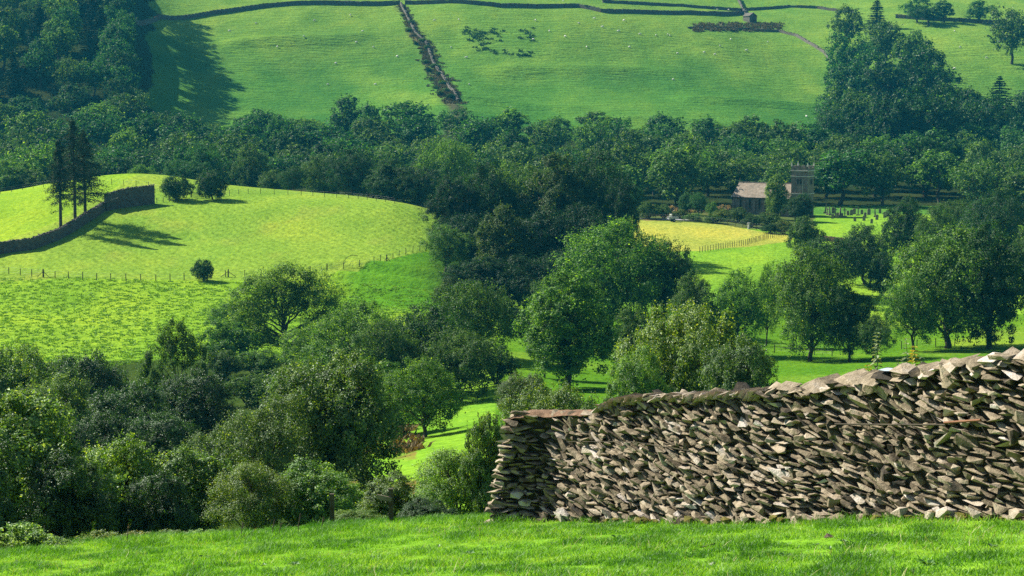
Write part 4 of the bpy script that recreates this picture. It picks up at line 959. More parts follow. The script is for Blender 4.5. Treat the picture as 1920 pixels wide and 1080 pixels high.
def straw():
    rg = np.random.default_rng(31); n = 5200; y = rg.uniform(17, 37.2, n); x = rg.uniform(-1, 1, n)*(y*.285+.6); s = np.interp(x, WP[:, 0], WP[:, 1]); k = ((x < WP[0, 0]) | (y < s)) & (noise(x/1.1, y/1.6, 55) > .02); x, y = x[k], y[k]; n = len(x)
    o = link('dead_straw', blades(np.stack([x, y, Z(x, y)], 1), rg.uniform(.05, .15, n), np.full(n, .007), None, 'dead_straw', 8, rg.random(n), .6), leaf_mat('straw', (.3, .25, .1), (.45, .4, .18), (.6, .55, .3), trans=.2)); tag(o, 'thin dry straw stems among the near grass', 'straw', None, 'stuff')
straw()
def rock(name, u, v, size, m, lab, tilt=0):
    ts = Tris(); rg = np.random.default_rng(int(u)); g = g_near(u, v); ts.stone(rg, np.array([0, 0, size[2]*.3]), size, np.array([1, .2, tilt]), np.array([0, 0, 1.]), .5)
    tag(link(name, ts.mesh(name), m, None, tuple(g)), lab, 'stone')
M_pale = simple_mat('pale_rock', [(.2, (.4, .4, .33)), (.8, (.65, .64, .56))], 9)
M_dk = simple_mat('dark_rock', [(.2, (.06, .045, .035)), (.8, (.16, .12, .09))], 9)
rock('field_stone', 1555, 1008, (.17, .1, .08), M_dk, 'dark brown rock lying in the grass before the middle of the wall')
rock('field_stone', 1336, 1060, (.11, .08, .07), M_pale, 'larger whitish stone in the grass near the bottom edge', .2)
rock('field_stone', 1444, 1056, (.05, .04, .03), M_pale, 'tiny whitish pebble in the grass, left one of two')
rock('field_stone', 1465, 1056, (.07, .05, .04), M_pale, 'small whitish pebble in the grass, right one of two')
rock('field_stone', 1637, 1046, (.10, .07, .06), M_pale, 'whitish stone in the grass right of the dark rock')
rock('field_stone', 1297, 991, (.04, .03, .03), M_pale, 'tiny white pebble close to the foot of the wall')
rock('field_stick', 1326, 1026, (.28, .05, .04), M_dk, 'short brown stick lying in the grass above the larger whitish stone', .25)
# nettles and brambles on the brow at the left
def nettle(name, seed, n=9000, h=1.2, w=2.4, L=.08):
    rg = np.random.default_rng(seed); P = []
    for i in range(46):
        bx, by = rg.normal(size=2)*w*.24; hh = h*rg.uniform(.5, 1)*(1-min(.7, math.hypot(bx, by)/w)); k = n//46; t = rg.random(k)**.6
        lx, ly = rg.normal(size=2)*.18; P.append(np.stack([bx+lx*t+rg.normal(size=k)*.07, by+ly*t+rg.normal(size=k)*.07, hh*t], 1))
    P = np.concatenate(P); N = rg.normal(size=P.shape)*.6+[0, 0, 1]; N /= np.linalg.norm(N, axis=1, keepdims=True); V, Q = leaf_quads(rg, P, N, L)
    crown = mesh_np(name, V, Q, rg.random(len(P))); crown.materials.append(M_leafn); mb = MB(); [mb.tube([(rg.normal()*.3, rg.normal()*.3, -.1), (rg.normal()*.35, rg.normal()*.35, h*.6)], [.012, .006], 4) for i in range(14)]
    tr = mb.mesh('stems'); tr.materials.append(M_bark); return dict(crown=crown, trunk=tr, h=h, w=w, x0=0)
PRO['net'] = nettle('nettle', 5)
for (u, vt, w, Y, tint, lab) in [(40, 962, 190, 36.5, 'pale', 'tall pale nettle clump at the bottom left edge of the near field'), (-30, 985, 120, 35.5, 'light', 'nettle clump cut by the left edge on the brow'), (120, 1000, 90, 36, 'light', 'low weeds right of the tall pale nettle clump'), (185, 982, 110, 38, 'olive', 'low bramble under the yellow-green bush'),
      (250, 985, 110, 38, 'rust', 'brown-tinged bramble on the field brow at left'), (310, 982, 100, 38, 'olive', 'pale bramble right of the brown-tinged one on the brow'), (375, 984, 110, 38, 'pale', 'whitish bramble clump below the mid-green bush'), (430, 985, 90, 38, 'olive', 'bramble clump below the feathery willow'),
      (520, 984, 80, 38, 'dark', 'dark weeds under the glossy light-green bush'), (660, 968, 80, 38.5, 'light', 'weeds between the short fence post and the signpost'), (750, 972, 90, 38, 'dark', 'weeds right of the signpost on the brow'), (860, 962, 100, 36.5, 'olive', 'dry weeds on the brow just left of the wall end')]:
    tree(u, vt, w, Y, 'net', tint, lab, 'bramble_clump', 'bramble')
def dead_stalks():
    for i, (u, v) in enumerate([(232, 975), (507, 1000), (556, 990), (520, 996), (448, 995), (600, 985)]):
        x, y, z = GYp(u, 34.6+i % 3*.3); mb = MB(); hh = [.42, .3, .36, .25, .28, .26][i]; mb.tube([(0, 0, -.05), (.02, 0, hh*.5), (.05, 0, hh)], .008, 4)
        r = empty('dead_flower_stalk', (x, y, z)); link('stem', mb.mesh('stem'), M_post, r); ts = Tris(); rg = np.random.default_rng(i); [ts.stone(rg, np.array([.05+rg.normal()*.012, rg.normal()*.012, hh-.015*q]), (.026, .026, .03), np.array([1., 0, 0]), np.array([0, 0, 1.]), .5) for q in range(6)]
        link('seed_head', ts.mesh('seed_head'), M_post if i else M_brack, r)
        tag(r, ['tall brown dead stalk on the brow below the yellow-green bush', 'pale seed-headed stalk on the brow, second of the stalks from the right group left end', 'tallest pale seed-headed stalk left of the fence post', 'short pale seed-headed stalk between the two taller ones', 'leftmost pale seed-headed stalk below the feathery willow', 'pale seed-headed stalk right beside the short fence post'][i], 'dead stalk')
dead_stalks()
# ---------------------------------------------------------------- fences
def fence(pix, lab, sp=2.6, ph=1.25, y0=200, name='post_and_wire_fence', strain=(), r=.065, wires=3, pts=None, lean=.03):
    g = np.array(pts if pts is not None else [G(u, v, y0) for u, v in pix]); d = np.concatenate([[0], np.cumsum(np.hypot(*np.diff(g[:, :2], axis=0).T))])
    n = max(2, int(d[-1]/sp)+1); s = np.linspace(0, d[-1], n); X = np.interp(s, d, g[:, 0]); Y_ = np.interp(s, d, g[:, 1]); Zz = Z(X, Y_)
    root = empty(name, (X[0], Y_[0], Zz[0])); tag(root, lab, 'fence'); me = None; rg = random.Random(n)
    mb = MB(); mb.tube([(0, 0, -.3), (0, 0, ph*.98), (0, 0, ph)], [r, r*.95, r*.6], 6); me = mb.mesh('post'); me.materials.append(M_post)
    for i in range(n):
        o = bpy.data.objects.new('post', me); C.objects.link(o); o.parent = root; o.location = (X[i]-X[0], Y_[i]-Y_[0], Zz[i]-Zz[0]); o.rotation_euler = (rg.gauss(0, lean), rg.gauss(0, lean), 0); o.scale = (1, 1, rg.uniform(.9, 1.08))
        if i in strain: o.scale = (1.9, 1.9, 1.12)
    for i in strain:
        j = min(i, n-2); dx, dy = X[j+1]-X[j], Y_[j+1]-Y_[j]; L = math.hypot(dx, dy)
        for sg_ in (-1, 1):
            m2 = MB(); m2.tube([(0, 0, ph*.8), (sg_*dx/L*1.3, sg_*dy/L*1.3, .0)], .05, 5); link('brace', m2.mesh('brace'), M_post, root, (X[i]-X[0], Y_[i]-Y_[0], Zz[i]-Zz[0]))
    m3 = MB()
    for k in range(wires): m3.tube(np.stack([X-X[0], Y_-Y_[0], Zz-Zz[0]+ph*(.3+.32*k)], 1), .007, 3)
    link('wire', m3.mesh('wire'), M_metal, root); return root
fence([(-30, 512), (15, 514), (105, 522), (200, 527), (300, 528), (423, 520)], 'post and wire fence crossing below the knoll at the left, with braced posts', 2.35, 1.25, 280, strain=(5,), r=.075)
fence([(428, 520), (520, 517), (612, 508)], 'fence stretch behind the crown of the spreading oak', 2.6, 1.2, 280, strain=(0,))
fence([(614, 507), (700, 496), (752, 480), (800, 468)], 'fence climbing from the oak to the central copse', 2.6, 1.2, 290, strain=(5,))
fence([(-20, 366), (50, 355), (110, 348), (190, 346), (280, 352), (300, 360)], 'thin fence over the top of the knoll behind the three pines', 3.0, 1.3, 330, r=.06)
fence([(294, 381), (330, 378)], 'short fence between the ruined wall and the left hawthorn', 1.2, 1.1, 330, r=.07)
fence([(412, 370), (470, 363), (560, 366), (660, 372), (740, 382)], 'distant fence along the far brow of the knoll right of the hawthorns', 3.0, 1.2, 370, r=.06)
fence([(1312, 474), (1350, 468), (1400, 460), (1440, 448), (1482, 441), (1500, 444)], 'closely posted fence along the lower edge of the hay field', 1.0, 1.25, 350, r=.065)
fence([(1452, 662), (1500, 664), (1560, 668)], 'short fence in the shade under the dome tree', 2.4, 1.2, 200)
fence([(1690, 655), (1720, 652), (1790, 650)], 'fence posts in the right-hand meadow beside the biggest tree clump', 2.2, 1.2, 200)
fence(None, 'wire fence along the upper edge of the hay field', 2.0, 1.1, name='wire_fence', pts=[GYp(u, y) for u, y in [(1195, 433), (1260, 431), (1320, 427), (1400, 420), (1470, 410)]], r=.05, wires=4)
def fallen():          # the gap in the climbing fence closed by a bent rail
    a = np.array(G(644, 500, 290)); b = np.array(G(671, 494, 290)); mb = MB(); mb.tube([a+[0, 0, .85], a*.7+b*.3+[0, 0, 1.5], a*.4+b*.6+[0, 0, 1.6], b+[0, 0, 1.3]], .05, 5); tag(link('bent_branch', mb.mesh('bent_branch'), M_post), 'bent branch arching over the fence that climbs to the copse', 'branch')
fallen()
def gate(u, v, y0, rz, lab, L=3.0):
    g = G(u, v, y0); root = empty('field_gate', g, rz); tag(root, lab, 'gate')
    for sx in (-1, 1): mb = MB(); mb.box((sx*L/2, 0, .65), (.22, .22, 1.5)); link('gate_post', mb.mesh('gate_post'), M_post, root)
    mb = MB()
    for k in range(5): mb.box((0, 0, .25+k*.22), (L-.24, .05, .07))
    mb.box((0, .055, .69), (L*.85, .04, .07), M=Matrix.Rotation(R(17), 3, 'Y')); link('bars', mb.mesh('bars'), M_post, root)
gate(372, 371, 340, .1, 'wooden field gate between the two hawthorns on the knoll'); gate(408, 367, 340, -.2, 'short wooden hurdle right of the field gate under the right hawthorn', 1.6)
def near_posts():
    x, y, z = GYp(621, 37.2); r = empty('fence_post', (x, y, z)); mb = MB(); mb.box((0, 0, .28), (.09, .09, .75)); link('post', mb.mesh('post'), M_post, r); tag(r, 'short weathered fence post on the brow under the glossy bush', 'post')
    x2, y2, z2 = GYp(732, 36.6); r = empty('wooden_signpost', (x2, y2, z2)); mb = MB(); mb.box((0, 0, .28), (.09, .09, .8)); link('post', mb.mesh('post'), M_post, r)
    mb = MB(); mb.box((-.13, -.06, .5), (.30, .03, .09), M=Matrix.Rotation(R(12), 3, 'Y')); link('arm_board', mb.mesh('arm_board'), M_church, r); tag(r, 'dark post with a short pale board near the middle of the brow', 'signpost')
near_posts()
# ---------------------------------------------------------------- field walls
def field_wall(pix, hs, th, lab, y0=330, name='drystone_field_wall', m=None, step=.5, pts=None, jit=.12):
    g = np.array(pts if pts is not None else [G(u, v, y0) for u, v in pix]); d = np.concatenate([[0], np.cumsum(np.hypot(*np.diff(g[:, :2], axis=0).T))]); n = max(4, int(d[-1]/step)); s = np.linspace(0, d[-1], n)
    X = np.interp(s, d, g[:, 0]); Y_ = np.interp(s, d, g[:, 1]); hh = np.interp(s, d, hs if hasattr(hs, '__len__') else [hs]*len(d)); Zb = Z(X, Y_)
    tx = np.gradient(X); ty = np.gradient(Y_); L = np.hypot(tx, ty); nx, ny = ty/L, -tx/L; rg = np.random.default_rng(n)
    root = empty(name, (X[0], Y_[0], Zb[0])); tag(root, lab, 'wall', kind='thing'); o0 = np.array([X[0], Y_[0], Zb[0]])
    ring = []
    for off, zf in ((th/2, 0), (th*.36, 1), (-th*.36, 1), (-th/2, 0)):
        jz = rg.normal(size=n)*jit*.3 if zf else 0; ring.append(np.stack([X+nx*off, Y_+ny*off, Zb+(hh-.05+jz if zf else -.4)], 1)-o0)
    V = np.stack(ring, 1).reshape(-1, 3); Q = []
    for i in range(n-1):
        for j in range(4): Q.append([i*4+j, i*4+(j+1) % 4, (i+1)*4+(j+1) % 4, (i+1)*4+j])
    Q += [[3, 2, 1, 0], [4*n-4, 4*n-3, 4*n-2, 4*n-1]]
    ts = Tris(); Qa = np.array(Q); ts.V.append(V); ts.T.append(np.concatenate([Qa[:, [0, 1, 2]], Qa[:, [0, 2, 3]]])); ts.A.append(np.full(2*len(Q), .5)); ts.n = len(V)
    for i in range(0, n, 1):
        for q in range(2): ts.stone(rg, np.array([X[i], Y_[i], Zb[i]+hh[i]+rg.uniform(-.05, .08)])-o0+rg.normal(size=3)*[th*.15, th*.15, .02], (step*rg.uniform(.7, 1.3), th*.7, rg.uniform(.12, .3)), np.array([tx[i], ty[i], rg.normal()*.1]), np.array([0, 0, 1.]), rg.random())
    nf = int(d[-1]*1.5*float(np.mean(hh))) if d[-1] < 120 else 0
    for q in range(min(nf, 700)):
        k = rg.integers(0, n); h_ = rg.uniform(.05, .95)*hh[k]; o_ = th/2-.14*th*h_/hh[k]
        ts.stone(rg, np.array([X[k]+nx[k]*o_, Y_[k]+ny[k]*o_, Zb[k]+h_])-o0, (rg.uniform(.25, .6), .25, rg.uniform(.1, .25)), np.array([tx[k], ty[k], 0]), np.array([0, 0, 1.]), rg.random())
    link('stonework', ts.mesh('stonework'), m or M_farstone, root); return root
field_wall([(-220, 515), (-40, 488), (0, 476), (60, 468), (110, 449), (150, 425), (197, 394)], [2.1, 2.1, 2.1, 2.1, 2.0, 2.0, 1.7], .8, 'long dark drystone wall rising from the left edge to the ruined wall', 300)
field_wall([(198, 396), (215, 392), (240, 388), (289, 382)], [3.3, 3.6, 3.9, 3.9], .8, 'tall ruined stone wall standing alone on the knoll beside the pines', 330, name='ruined_stone_wall')
def deadbranch():
    a = np.array(G(200, 392, 330))+[0, -1.2, 1.0]; mb = MB(); mb.tube([a, a+[1.3, 0, 1.0], a+[2.6, 0, 1.35]], [.07, .05, .03], 4); mb.tube([a+[1.3, 0, 1.0], a+[1.1, .1, 1.7]], [.04, .02], 4)
    tag(link('dead_branch', mb.mesh('dead_branch'), M_pale), 'pale dead branch leaning against the tall ruined wall', 'branch')
deadbranch()
W_ = dict(name='drystone_field_wall', step=2.2, jit=.5)
field_wall([(250, 41), (300, 35), (400, 27), (440, 22), (500, 14), (560, 9), (640, 9), (750, 8)], 1.8, 1.0, 'long drystone wall along the top of the fell field left of the gully', 700, **W_)
field_wall([(760, 8), (880, 8), (940, 14), (1080, 14), (1130, 24), (1250, 27), (1330, 28), (1400, 26)], 1.8, 1.0, 'long drystone wall along the top of the fell field right of the gully', 700, **W_)
field_wall([(1130, 5), (1230, 10), (1390, 20), (1480, 14), (1530, 16), (1600, 24)], 1.3, .9, 'upper drystone wall curving above the small barn', 760, **W_)
field_wall([(1290, 53), (1360, 54), (1405, 56), (1460, 60), (1492, 68), (1520, 84), (1545, 100), (1562, 122)], [.7, .8, .9, 1.1, 1.3, 1.3, 1.3, 1.3], .9, 'drystone wall curving down to the left side of the fell clump', 640, **W_)
field_wall([(1384, 0), (1392, 16), (1400, 34)], 1.6, 1.0, 'short steep wall running down to the small barn', 700, **W_)
field_wall([(1680, 34), (1760, 40), (1840, 44), (1900, 46)], 1.8, 1.0, 'drystone wall behind the lone stemmed tree', 700, **W_)
field_wall([(752, 10), (765, 35), (778, 62), (800, 82), (812, 118), (834, 150), (858, 190)], [1.5, 1.2, 1, .8, 1, .9, 1], 1.2, 'tumbledown wall running down the fell gully', 640, **W_)
field_wall([(1195, 470), (1850, 0)][:0] or None, 1.1, .7, 'low wall seen past the right side of the biggest meadow clump', pts=[GYp(1880, 330), GYp(1920, 331), GYp(1980, 332)])
field_wall(None, 1.0, .6, 'low reddish stone wall below the graveyard', pts=[GYp(1512, 402), GYp(1545, 399), GYp(1580, 396), GYp(1600, 396)], m=simple_mat('red_soil_wall', [(.2, (.08, .045, .035)), (.8, (.2, .11, .08))], 3))
# scrub down the gully
gr = random.Random(3)
for i, (u, v) in enumerate([(756, 30), (770, 45), (766, 58), (784, 66), (792, 78), (779, 84), (800, 92), (790, 100), (808, 108), (797, 118), (815, 126), (802, 134), (822, 142), (808, 150), (830, 158), (816, 166), (838, 172), (824, 178), (846, 184)]):
    g = G(u, v, 640); put('m6', g[0], g[1], gr.uniform(.9, 2.0), gr.uniform(1.8, 4), gr.choice(['olive', 'dark', 'rust', 'grey']), 'scrub_bush', f'small scrub bush in the fell gully, {["near its top", "in its upper half", "in its lower half", "near its foot"][min(3, i//5)]}, {["first", "second", "third", "fourth", "fifth"][i % 5]} one down', 'bush', 'scrub in the fell gully')
# ---------------------------------------------------------------- church
def church():
    TH = R(30); base = np.array(GYp(1369, 470)); base[2] = float(slope(370)*466)-3.5
    root = empty('stone_church', tuple(base), -TH); tag(root, 'small stone church with brown slate roof and square tower among trees', 'church')
    Ln, W, He, Hr = 15.2, 9.0, 3.5, 3.2     # nave along local x, front at local y=0, depth into +y
    mb = MB(); mb.box((Ln/2, W/2, He/2-.6), (Ln, W, He+1.2))
    V = [(0, 0, He), (0, W, He), (0, W/2, He+Hr-.15), (Ln, 0, He), (Ln, W, He), (Ln, W/2, He+Hr-.15)]
    mb.add(V, [[0, 1, 2, 2], [3, 5, 4, 4]]); me = bpy.data.meshes.new('nave'); me = None
    V2 = np.array(V); mbw = MB(); mbw.box((Ln/2, W/2, He/2-.6), (Ln, W, He+1.2)); nave = link('nave', mbw.mesh('nave'), M_church, root)
    gm = mesh_np('gables', V2, [[0, 2, 1], [3, 4, 5]]); link('gables', gm, M_church, nave)
    rf = MB(); a = math.atan2(Hr, W/2); sl = math.hypot(W/2, Hr)
    for sg_ in (0, 1):
        y0_, y1_ = ((-.35, W/2) if sg_ == 0 else (W+.35, W/2)); z0 = He-.35*Hr/(W/2)
        P = [(-.3, y0_, z0), (Ln+.1, y0_, z0), (Ln+.1, y1_, He+Hr), (-.3, y1_, He+Hr)]; Pt = [(p[0], p[1], p[2]+.16) for p in P]
        rf.add(P+Pt, [[0, 1, 2, 3], [7, 6, 5, 4], [0, 4, 5, 1], [1, 5, 6, 2], [2, 6, 7, 3], [3, 7, 4, 0]])
    roof = link('roof', rf.mesh('roof'), M_roof, root)
    m = MB(); m.box((Ln/2-.1, W/2, He+Hr+.2), (Ln+.5, .3, .16)); link('ridge', m.mesh('ridge'), simple_mat('ridge_stone', [(.2, (.30, .26, .22)), (.8, (.42, .37, .32))], 2), roof)
    m = MB(); m.box((-.15, W/2, He+Hr+.75), (.12, .12, 1.0)); m.box((-.15, W/2, He+Hr+.95), (.12, .5, .12)); link('gable_cross', m.mesh('gable_cross'), M_church, root)
    m = MB(); m.box((-.3, -.2, He+.05), (.3, .3, .5)); link('kneeler', m.mesh('kneeler'), M_pale, root)
    m = MB(); m.box((Ln/2, -.46, He-.18), (Ln+.4, .14, .12)); link('gutter', m.mesh('gutter'), M_black, root)
    for x in (2.1, 4.6, 7.2, 9.7, 12.2):
        f = MB(); f.box((x, -.02, 1.75), (.95, .14, 2.5)); f.box((x, -.02, 3.08), (.6, .14, .2)); fo = link('window', f.mesh('window'), M_pale if 0 else M_church, root)
        f = MB(); f.box((x, -.1, 1.7), (.55, .06, 2.2)); f.box((x, -.1, 2.88), (.3, .06, .2)); link('pane', f.mesh('pane'), M_glass, fo)
    for x in (.2, 3.35, 5.9, 8.45, 11.0): f = MB(); f.box((x, -.3, 1.2), (.5, .6, 2.6), taper=.8); link('buttress', f.mesh('buttress'), M_church, root)
    # tower
    tw, th = 4.4, 10.2; tx, ty = Ln+tw/2-.2, W/2-1.2
    m = MB(); m.box((tx, ty, th/2-.8), (tw, tw, th+1.6), taper=.97); tower = link('tower', m.mesh('tower'), M_church, root)
    m = MB(); m.box((tx, ty, th-1.3), (tw+.22, tw+.22, .2)); m.box((tx, ty, th*.45), (tw+.24, tw+.24, .18)); m.box((tx, ty, th+.07), (tw+.3, tw+.3, .2)); link('string_course', m.mesh('string_course'), M_pale, tower)
    m = MB()
    for sx in (-1, 1): m.box((tx+sx*(tw/2-.12), ty, th+.5), (.3, tw+.1, .6)); m.box((tx, ty+sx*(tw/2-.12), th+.5), (tw-.56, .3, .6))
    for i in range(4):
        o_ = -tw/2+.35+i*(tw-.7)/3
        for sx in (-1, 1): m.box((tx+o_, ty+sx*(tw/2-.12), th+1.05), (.62, .32, .5)); m.box((tx+sx*(tw/2-.12), ty+o_*.55, th+1.06), (.32, .6, .5)) if i in (1, 2) else None
    link('battlements', m.mesh('battlements'), M_church, tower)
    m = MB()
    for sx in (-1, 1):
        for sy in (-1, 1): m.box((tx+sx*(tw/2-.1), ty+sy*(tw/2-.1), th+1.65), (.4, .4, .9), taper=.3)
    link('pinnacles', m.mesh('pinnacles'), M_pale, tower)
    for (wx, wy, dx, dy) in ((tx, ty-tw/2, 1, 0), (tx+tw/2, ty, 0, 1)):
        f = MB(); c = (wx, wy, th-2.6); f.box(c, (1.5 if dx else .16, 1.5 if dy else .16, 1.7)); wo = link('belfry_window', f.mesh('belfry_window'), M_church, tower)
        f = MB(); sx_ = -.06 if dx else 0
        for q in (-.34, .34): f.box((wx+q*dx+(.08 if dy else 0), wy+q*dy-(.08 if dx else 0), th-2.6), (.45 if dx else .1, .45 if dy else .1, 1.35))
        link('louvre', f.mesh('louvre'), M_glass, wo)
    m = MB(); m.tube([(tx+.9, ty-tw/2-.08, 1), (tx+.9, ty-tw/2-.08, th-2)], .06, 5); link('drainpipe', m.mesh('drainpipe'), M_pale, tower)
church()
# small barn on the fell
def barn():
    g = G(1406, 41, 700); r = empty('small_field_barn', g, R(25)); tag(r, 'tiny stone field barn with pale roof edge high on the fell', 'barn')
    m = MB(); m.box((0, 0, 1.2), (4.2, 6, 3.2)); w = link('wall', m.mesh('wall'), M_farstone, r); V = np.array([(-2.1, -3, 2.8), (2.1, -3, 2.8), (0, -3, 4.2), (-2.1, 3, 2.8), (2.1, 3, 2.8), (0, 3, 4.2)]); link('gables', mesh_np('gables', V, [[0, 1, 2], [5, 4, 3]]), M_farstone, w)
    m = MB()
    for s in (-1, 1): P = [(s*2.4, -3.2, 2.6), (s*2.4, 3.2, 2.6), (0, 3.2, 4.25), (0, -3.2, 4.25)]; m.add(P+[(a, b, c+.18) for a, b, c in P], [[0, 1, 2, 3], [7, 6, 5, 4], [0, 4, 5, 1], [2, 6, 7, 3], [3, 7, 4, 0], [1, 5, 6, 2]])
    link('roof', m.mesh('roof'), M_farstone, r); m = MB(); m.box((.3, -3.03, .9), (1.1, .1, 1.9)); link('door', m.mesh('door'), M_glass, r)
barn()
# trailer and figure-like post at the hay field
def trailer():
    g = GYp(1258, 428); r = empty('farm_trailer', g, .3); tag(r, 'small grey farm trailer with a white load at the hay field top', 'trailer')
    m = MB(); m.box((0, 0, .75), (2.4, 1.3, .12)); 
    for s in (-1, 1): m.box((0, s*.62, 1.0), (2.4, .06, .4))
    link('bed', m.mesh('bed'), M_metal, r); m = MB(); m.tube([(1.2, 0, .7), (2.0, 0, .65), (2.9, 0, .45)], .06, 5); m.tube([(1.2, 0, 1.3), (2.2, 0, .6)], .05, 4); m.tube([(2.3, 0, 0), (2.3, 0, 1.3)], .05, 4); link('drawbar', m.mesh('drawbar'), M_black, r)
    for s in (-1, 1):
        m = MB(); m.tube([(0, s*.72, .35), (0, s*.9, .35)], .36, 14); w = link('wheel', m.mesh('wheel'), M_black, r); m = MB(); m.tube([(0, s*.9, .35), (0, s*.93, .35)], .16, 8); link('rim', m.mesh('rim'), M_metal, w)
    ts = Tris(); ts.stone(np.random.default_rng(2), np.array([-.5, 0, 1.3]), (1.1, .9, 1.1), np.array([1., 0, 0]), np.array([0, 0, 1.]), .5); link('load', ts.mesh('load'), M_white, r)
    g = GYp(1399, 419); r = empty('pale_gatepost', g, .3); m = MB(); m.box((0, 0, .5), (.5, .4, 1.3), taper=.8); link('shaft', m.mesh('shaft'), M_metal, r); ts = Tris(); ts.stone(np.random.default_rng(9), np.array([0, 0, 1.25]), (.7, .6, .5), np.array([1., 0, 0]), np.array([0, 0, 1.]), .5); link('cap', ts.mesh('cap'), M_metal, r)
    tag(r, 'pale grey stone gatepost at the upper edge of the hay field', 'gatepost')
trailer()
# pale lane along the top of the hay field
def lane():
    g = np.array([GYp(u, y) for u, y in [(1196, 437), (1230, 435), (1262, 434), (1300, 431.5)]]); n = len(g); V = []
    for i in range(n): V += [g[i]+[0, -1.3, 0], g[i]+[0, 1.3, 0]]
    V = np.array(V); V[:, 2] = Z(V[:, 0], V[:, 1])+.12; tag(link('gravel_lane', mesh_np('gravel_lane', V, [[2*i, 2*i+2, 2*i+3, 2*i+1] for i in range(n-1)]), M_track), 'pale gravel lane at the top of the hay field', None, None, 'structure')
lane()
# ---------------------------------------------------------------- graveyard
def headstones():
    P = []; m = MB(); m.box((0, 0, .55), (.75, .16, 1.3)); m.box((0, 0, 1.27), (.5, .16, .14)); P.append(m.mesh('headstone'))
    m = MB(); m.box((0, 0, .1), (.9, .7, .3)); m.box((0, 0, 1.1), (.22, .18, 1.8)); m.box((0, 0, 1.55), (.8, .19, .2)); P.append(m.mesh('stone_cross'))
    m = MB(); m.box((0, 0, .15), (.8, .8, .4)); m.box((0, 0, 1.3), (.42, .42, 2.0), taper=.55); P.append(m.mesh('obelisk'))
    for q in P: q.materials.append(M_church)
    S = [(1547, 398, 2), (1551, 401, 1), (1556, 402, 2), (1562, 398, 0), (1561, 408, 0), (1566, 405, 1), (1570, 407, 0), (1575, 404, 2), (1579, 406, 0), (1584, 405, 1), (1590, 402, 0), (1596, 402, 0), (1601, 400, 0), (1609, 402, 1), (1616, 400, 0), (1622, 405, 0), (1629, 401, 0), (1641, 405, 2), (1644, 410, 0), (1650, 398, 0), (1659, 406, 0), (1664, 404, 1), (1669, 412, 0), (1676, 401, 0), (1603, 413, 0), (1634, 417, 0), (1620, 412, 0)]
    nm = ['headstone', 'stone_cross', 'obelisk']; wd = ['round-topped headstone', 'stone cross', 'pointed monument']; r_ = random.Random(8); cnt = {}
    for u, v, k in sorted(S):
        sec = 'at the left end of the graveyard' if u < 1572 else 'left of the graveyard middle' if u < 1605 else 'right of the graveyard middle' if u < 1640 else 'at the right end of the graveyard'
        cnt[(k, sec)] = cnt.get((k, sec), 0)+1; c = cnt[(k, sec)]
        g = G(u, v+2, 400); o = bpy.data.objects.new(nm[k], P[k]); C.objects.link(o); o.location = g; o.rotation_euler = (r_.gauss(0, .05), r_.gauss(0, .05), r_.uniform(-.3, .3)); o.scale = [r_.uniform(.8, 1.15)]*3
        tag(o, f'dark {wd[k]} {sec}, {["first", "second", "third", "fourth", "fifth", "sixth", "seventh", "eighth", "ninth"][c-1]} of its kind there', 'gravestone', 'gravestones in the churchyard')
headstones()
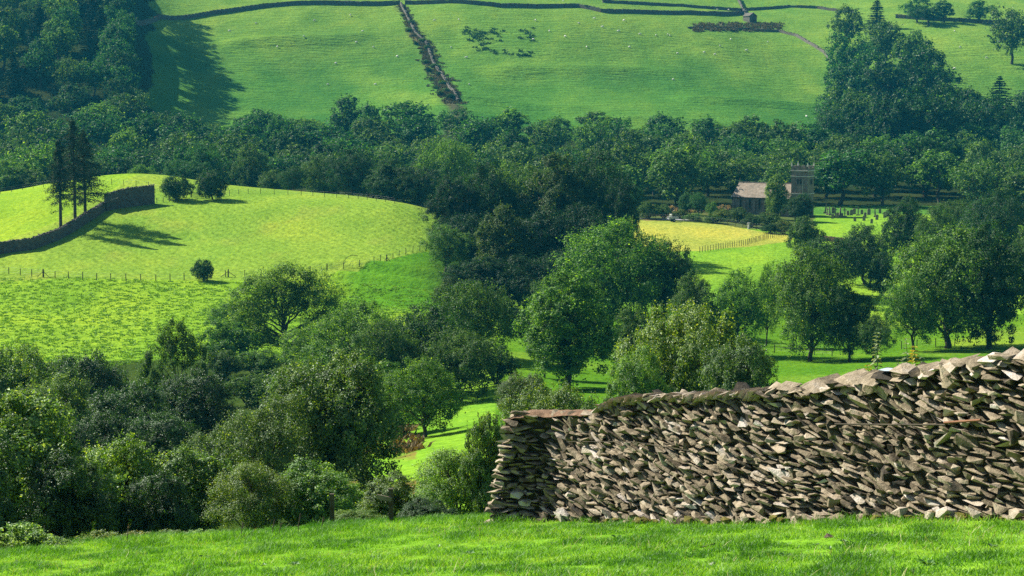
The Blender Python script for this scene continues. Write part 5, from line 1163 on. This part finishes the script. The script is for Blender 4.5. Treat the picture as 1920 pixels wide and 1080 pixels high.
# ---------------------------------------------------------------- sheep on the fell
def sheep():
    body = bpy.data.meshes.new('sheep'); bm = bmesh.new()
    bmesh.ops.create_icosphere(bm, subdivisions=2, radius=1)
    for v in bm.verts: v.co = Vector((v.co.x*.62, v.co.y*.3, v.co.z*.32+.62))
    # neck and head pulled out of the front, lowered to graze
    for v in bm.verts:
        if v.co.x > .5: v.co += Vector((.28, 0, -.22)); v.co.y *= .45
    n0 = len(bm.verts)
    for sx in (-.38, .36):
        for sy in (-.16, .16):
            r = bmesh.ops.create_cone(bm, cap_ends=True, segments=6, radius1=.04, radius2=.06, depth=.42, matrix=Matrix.Translation((sx, sy, .21)))
    for f in bm.faces: f.smooth = True
    bm.to_mesh(body); bm.free(); body.materials.append(M_wool)
    S = [('left of the gully', [(657, 30), (680, 60), (700, 90), (745, 108), (668, 81), (570, 70), (480, 45), (630, 120), (590, 40), (520, 90), (615, 160), (704, 160), (430, 60)]),
         ('between the gully and the rush clumps', [(815, 40), (860, 38), (846, 90), (875, 110), (880, 160)]),
         ('on the open slope right of the rush clumps', [(1000, 76), (1004, 40), (1030, 60), (1060, 70), (1085, 45), (1100, 90), (1130, 52), (1160, 60), (1180, 90), (1200, 66), (1230, 68), (1256, 68), (1270, 102), (1252, 66), (1262, 151), (1320, 100), (1350, 88), (1400, 96), (1341, 104), (1370, 75), (1440, 80), (1512, 220), (1170, 40), (1115, 36)]),
         ('in the shaded field above the long wall', [(1366, 20), (1345, 19), (1300, 25), (1308, 26), (1056, 3), (1008, 15)]),
         ('on the right-hand fell slope beyond the clump', [(1836, 43), (1843, 44), (1790, 60), (1800, 90), (1850, 110), (1790, 130), (1870, 80)])]
    r_ = random.Random(2); O_ = ['first', 'second', 'third', 'fourth', 'fifth', 'sixth', 'seventh', 'eighth', 'ninth', 'tenth', 'eleventh', 'twelfth', 'thirteenth', 'fourteenth', 'fifteenth', 'sixteenth', 'seventeenth', 'eighteenth', 'nineteenth', 'twentieth', 'twenty-first', 'twenty-second', 'twenty-third', 'twenty-fourth']
    for w, L in S:
        for i, (u, v) in enumerate(sorted(L)):
            g = G(u, v, 640); o = bpy.data.objects.new('sheep', body); C.objects.link(o); o.location = g; o.rotation_euler = (0, 0, r_.uniform(0, 6.28)); o.scale = [r_.uniform(.75, 1.0)]*3
            tag(o, f'white sheep {w}, {O_[i]} from the left', 'sheep', 'sheep grazing on the fell')
sheep()
# small hillock bushes at the far left beyond the knoll
for (u, vt, w, Y, t, lab) in [(25, 300, 90, 452, 'light', 'pale grassy thicket at the left edge behind the knoll'), (60, 318, 70, 450, 'olive', 'olive thicket left of the three pines behind the knoll'), (12, 330, 50, 446, 'dark', 'dark bush at the left edge just behind the knoll')]:
    tree(u, vt, w, Y, 'm6', t, lab, 'thicket', 'bush')
# ---------------------------------------------------------------- haze: one even body of air
def build_haze():
    mb = MB(); mb.box((0, 1265, 110), (2900, 2830, 520)); me = mb.mesh('haze')
    m, nt, N = newmat('haze_air'); v = N('ShaderNodeVolumePrincipled')
    v.inputs['Color'].default_value = (*HAZE_COL, 1); v.inputs['Density'].default_value = HAZE; v.inputs['Anisotropy'].default_value = .1
    o = N('ShaderNodeOutputMaterial'); nt.links.new(v.outputs[0], o.inputs['Volume'])
    tag(link('haze', me, m), None, None, None, 'stuff')
build_haze()
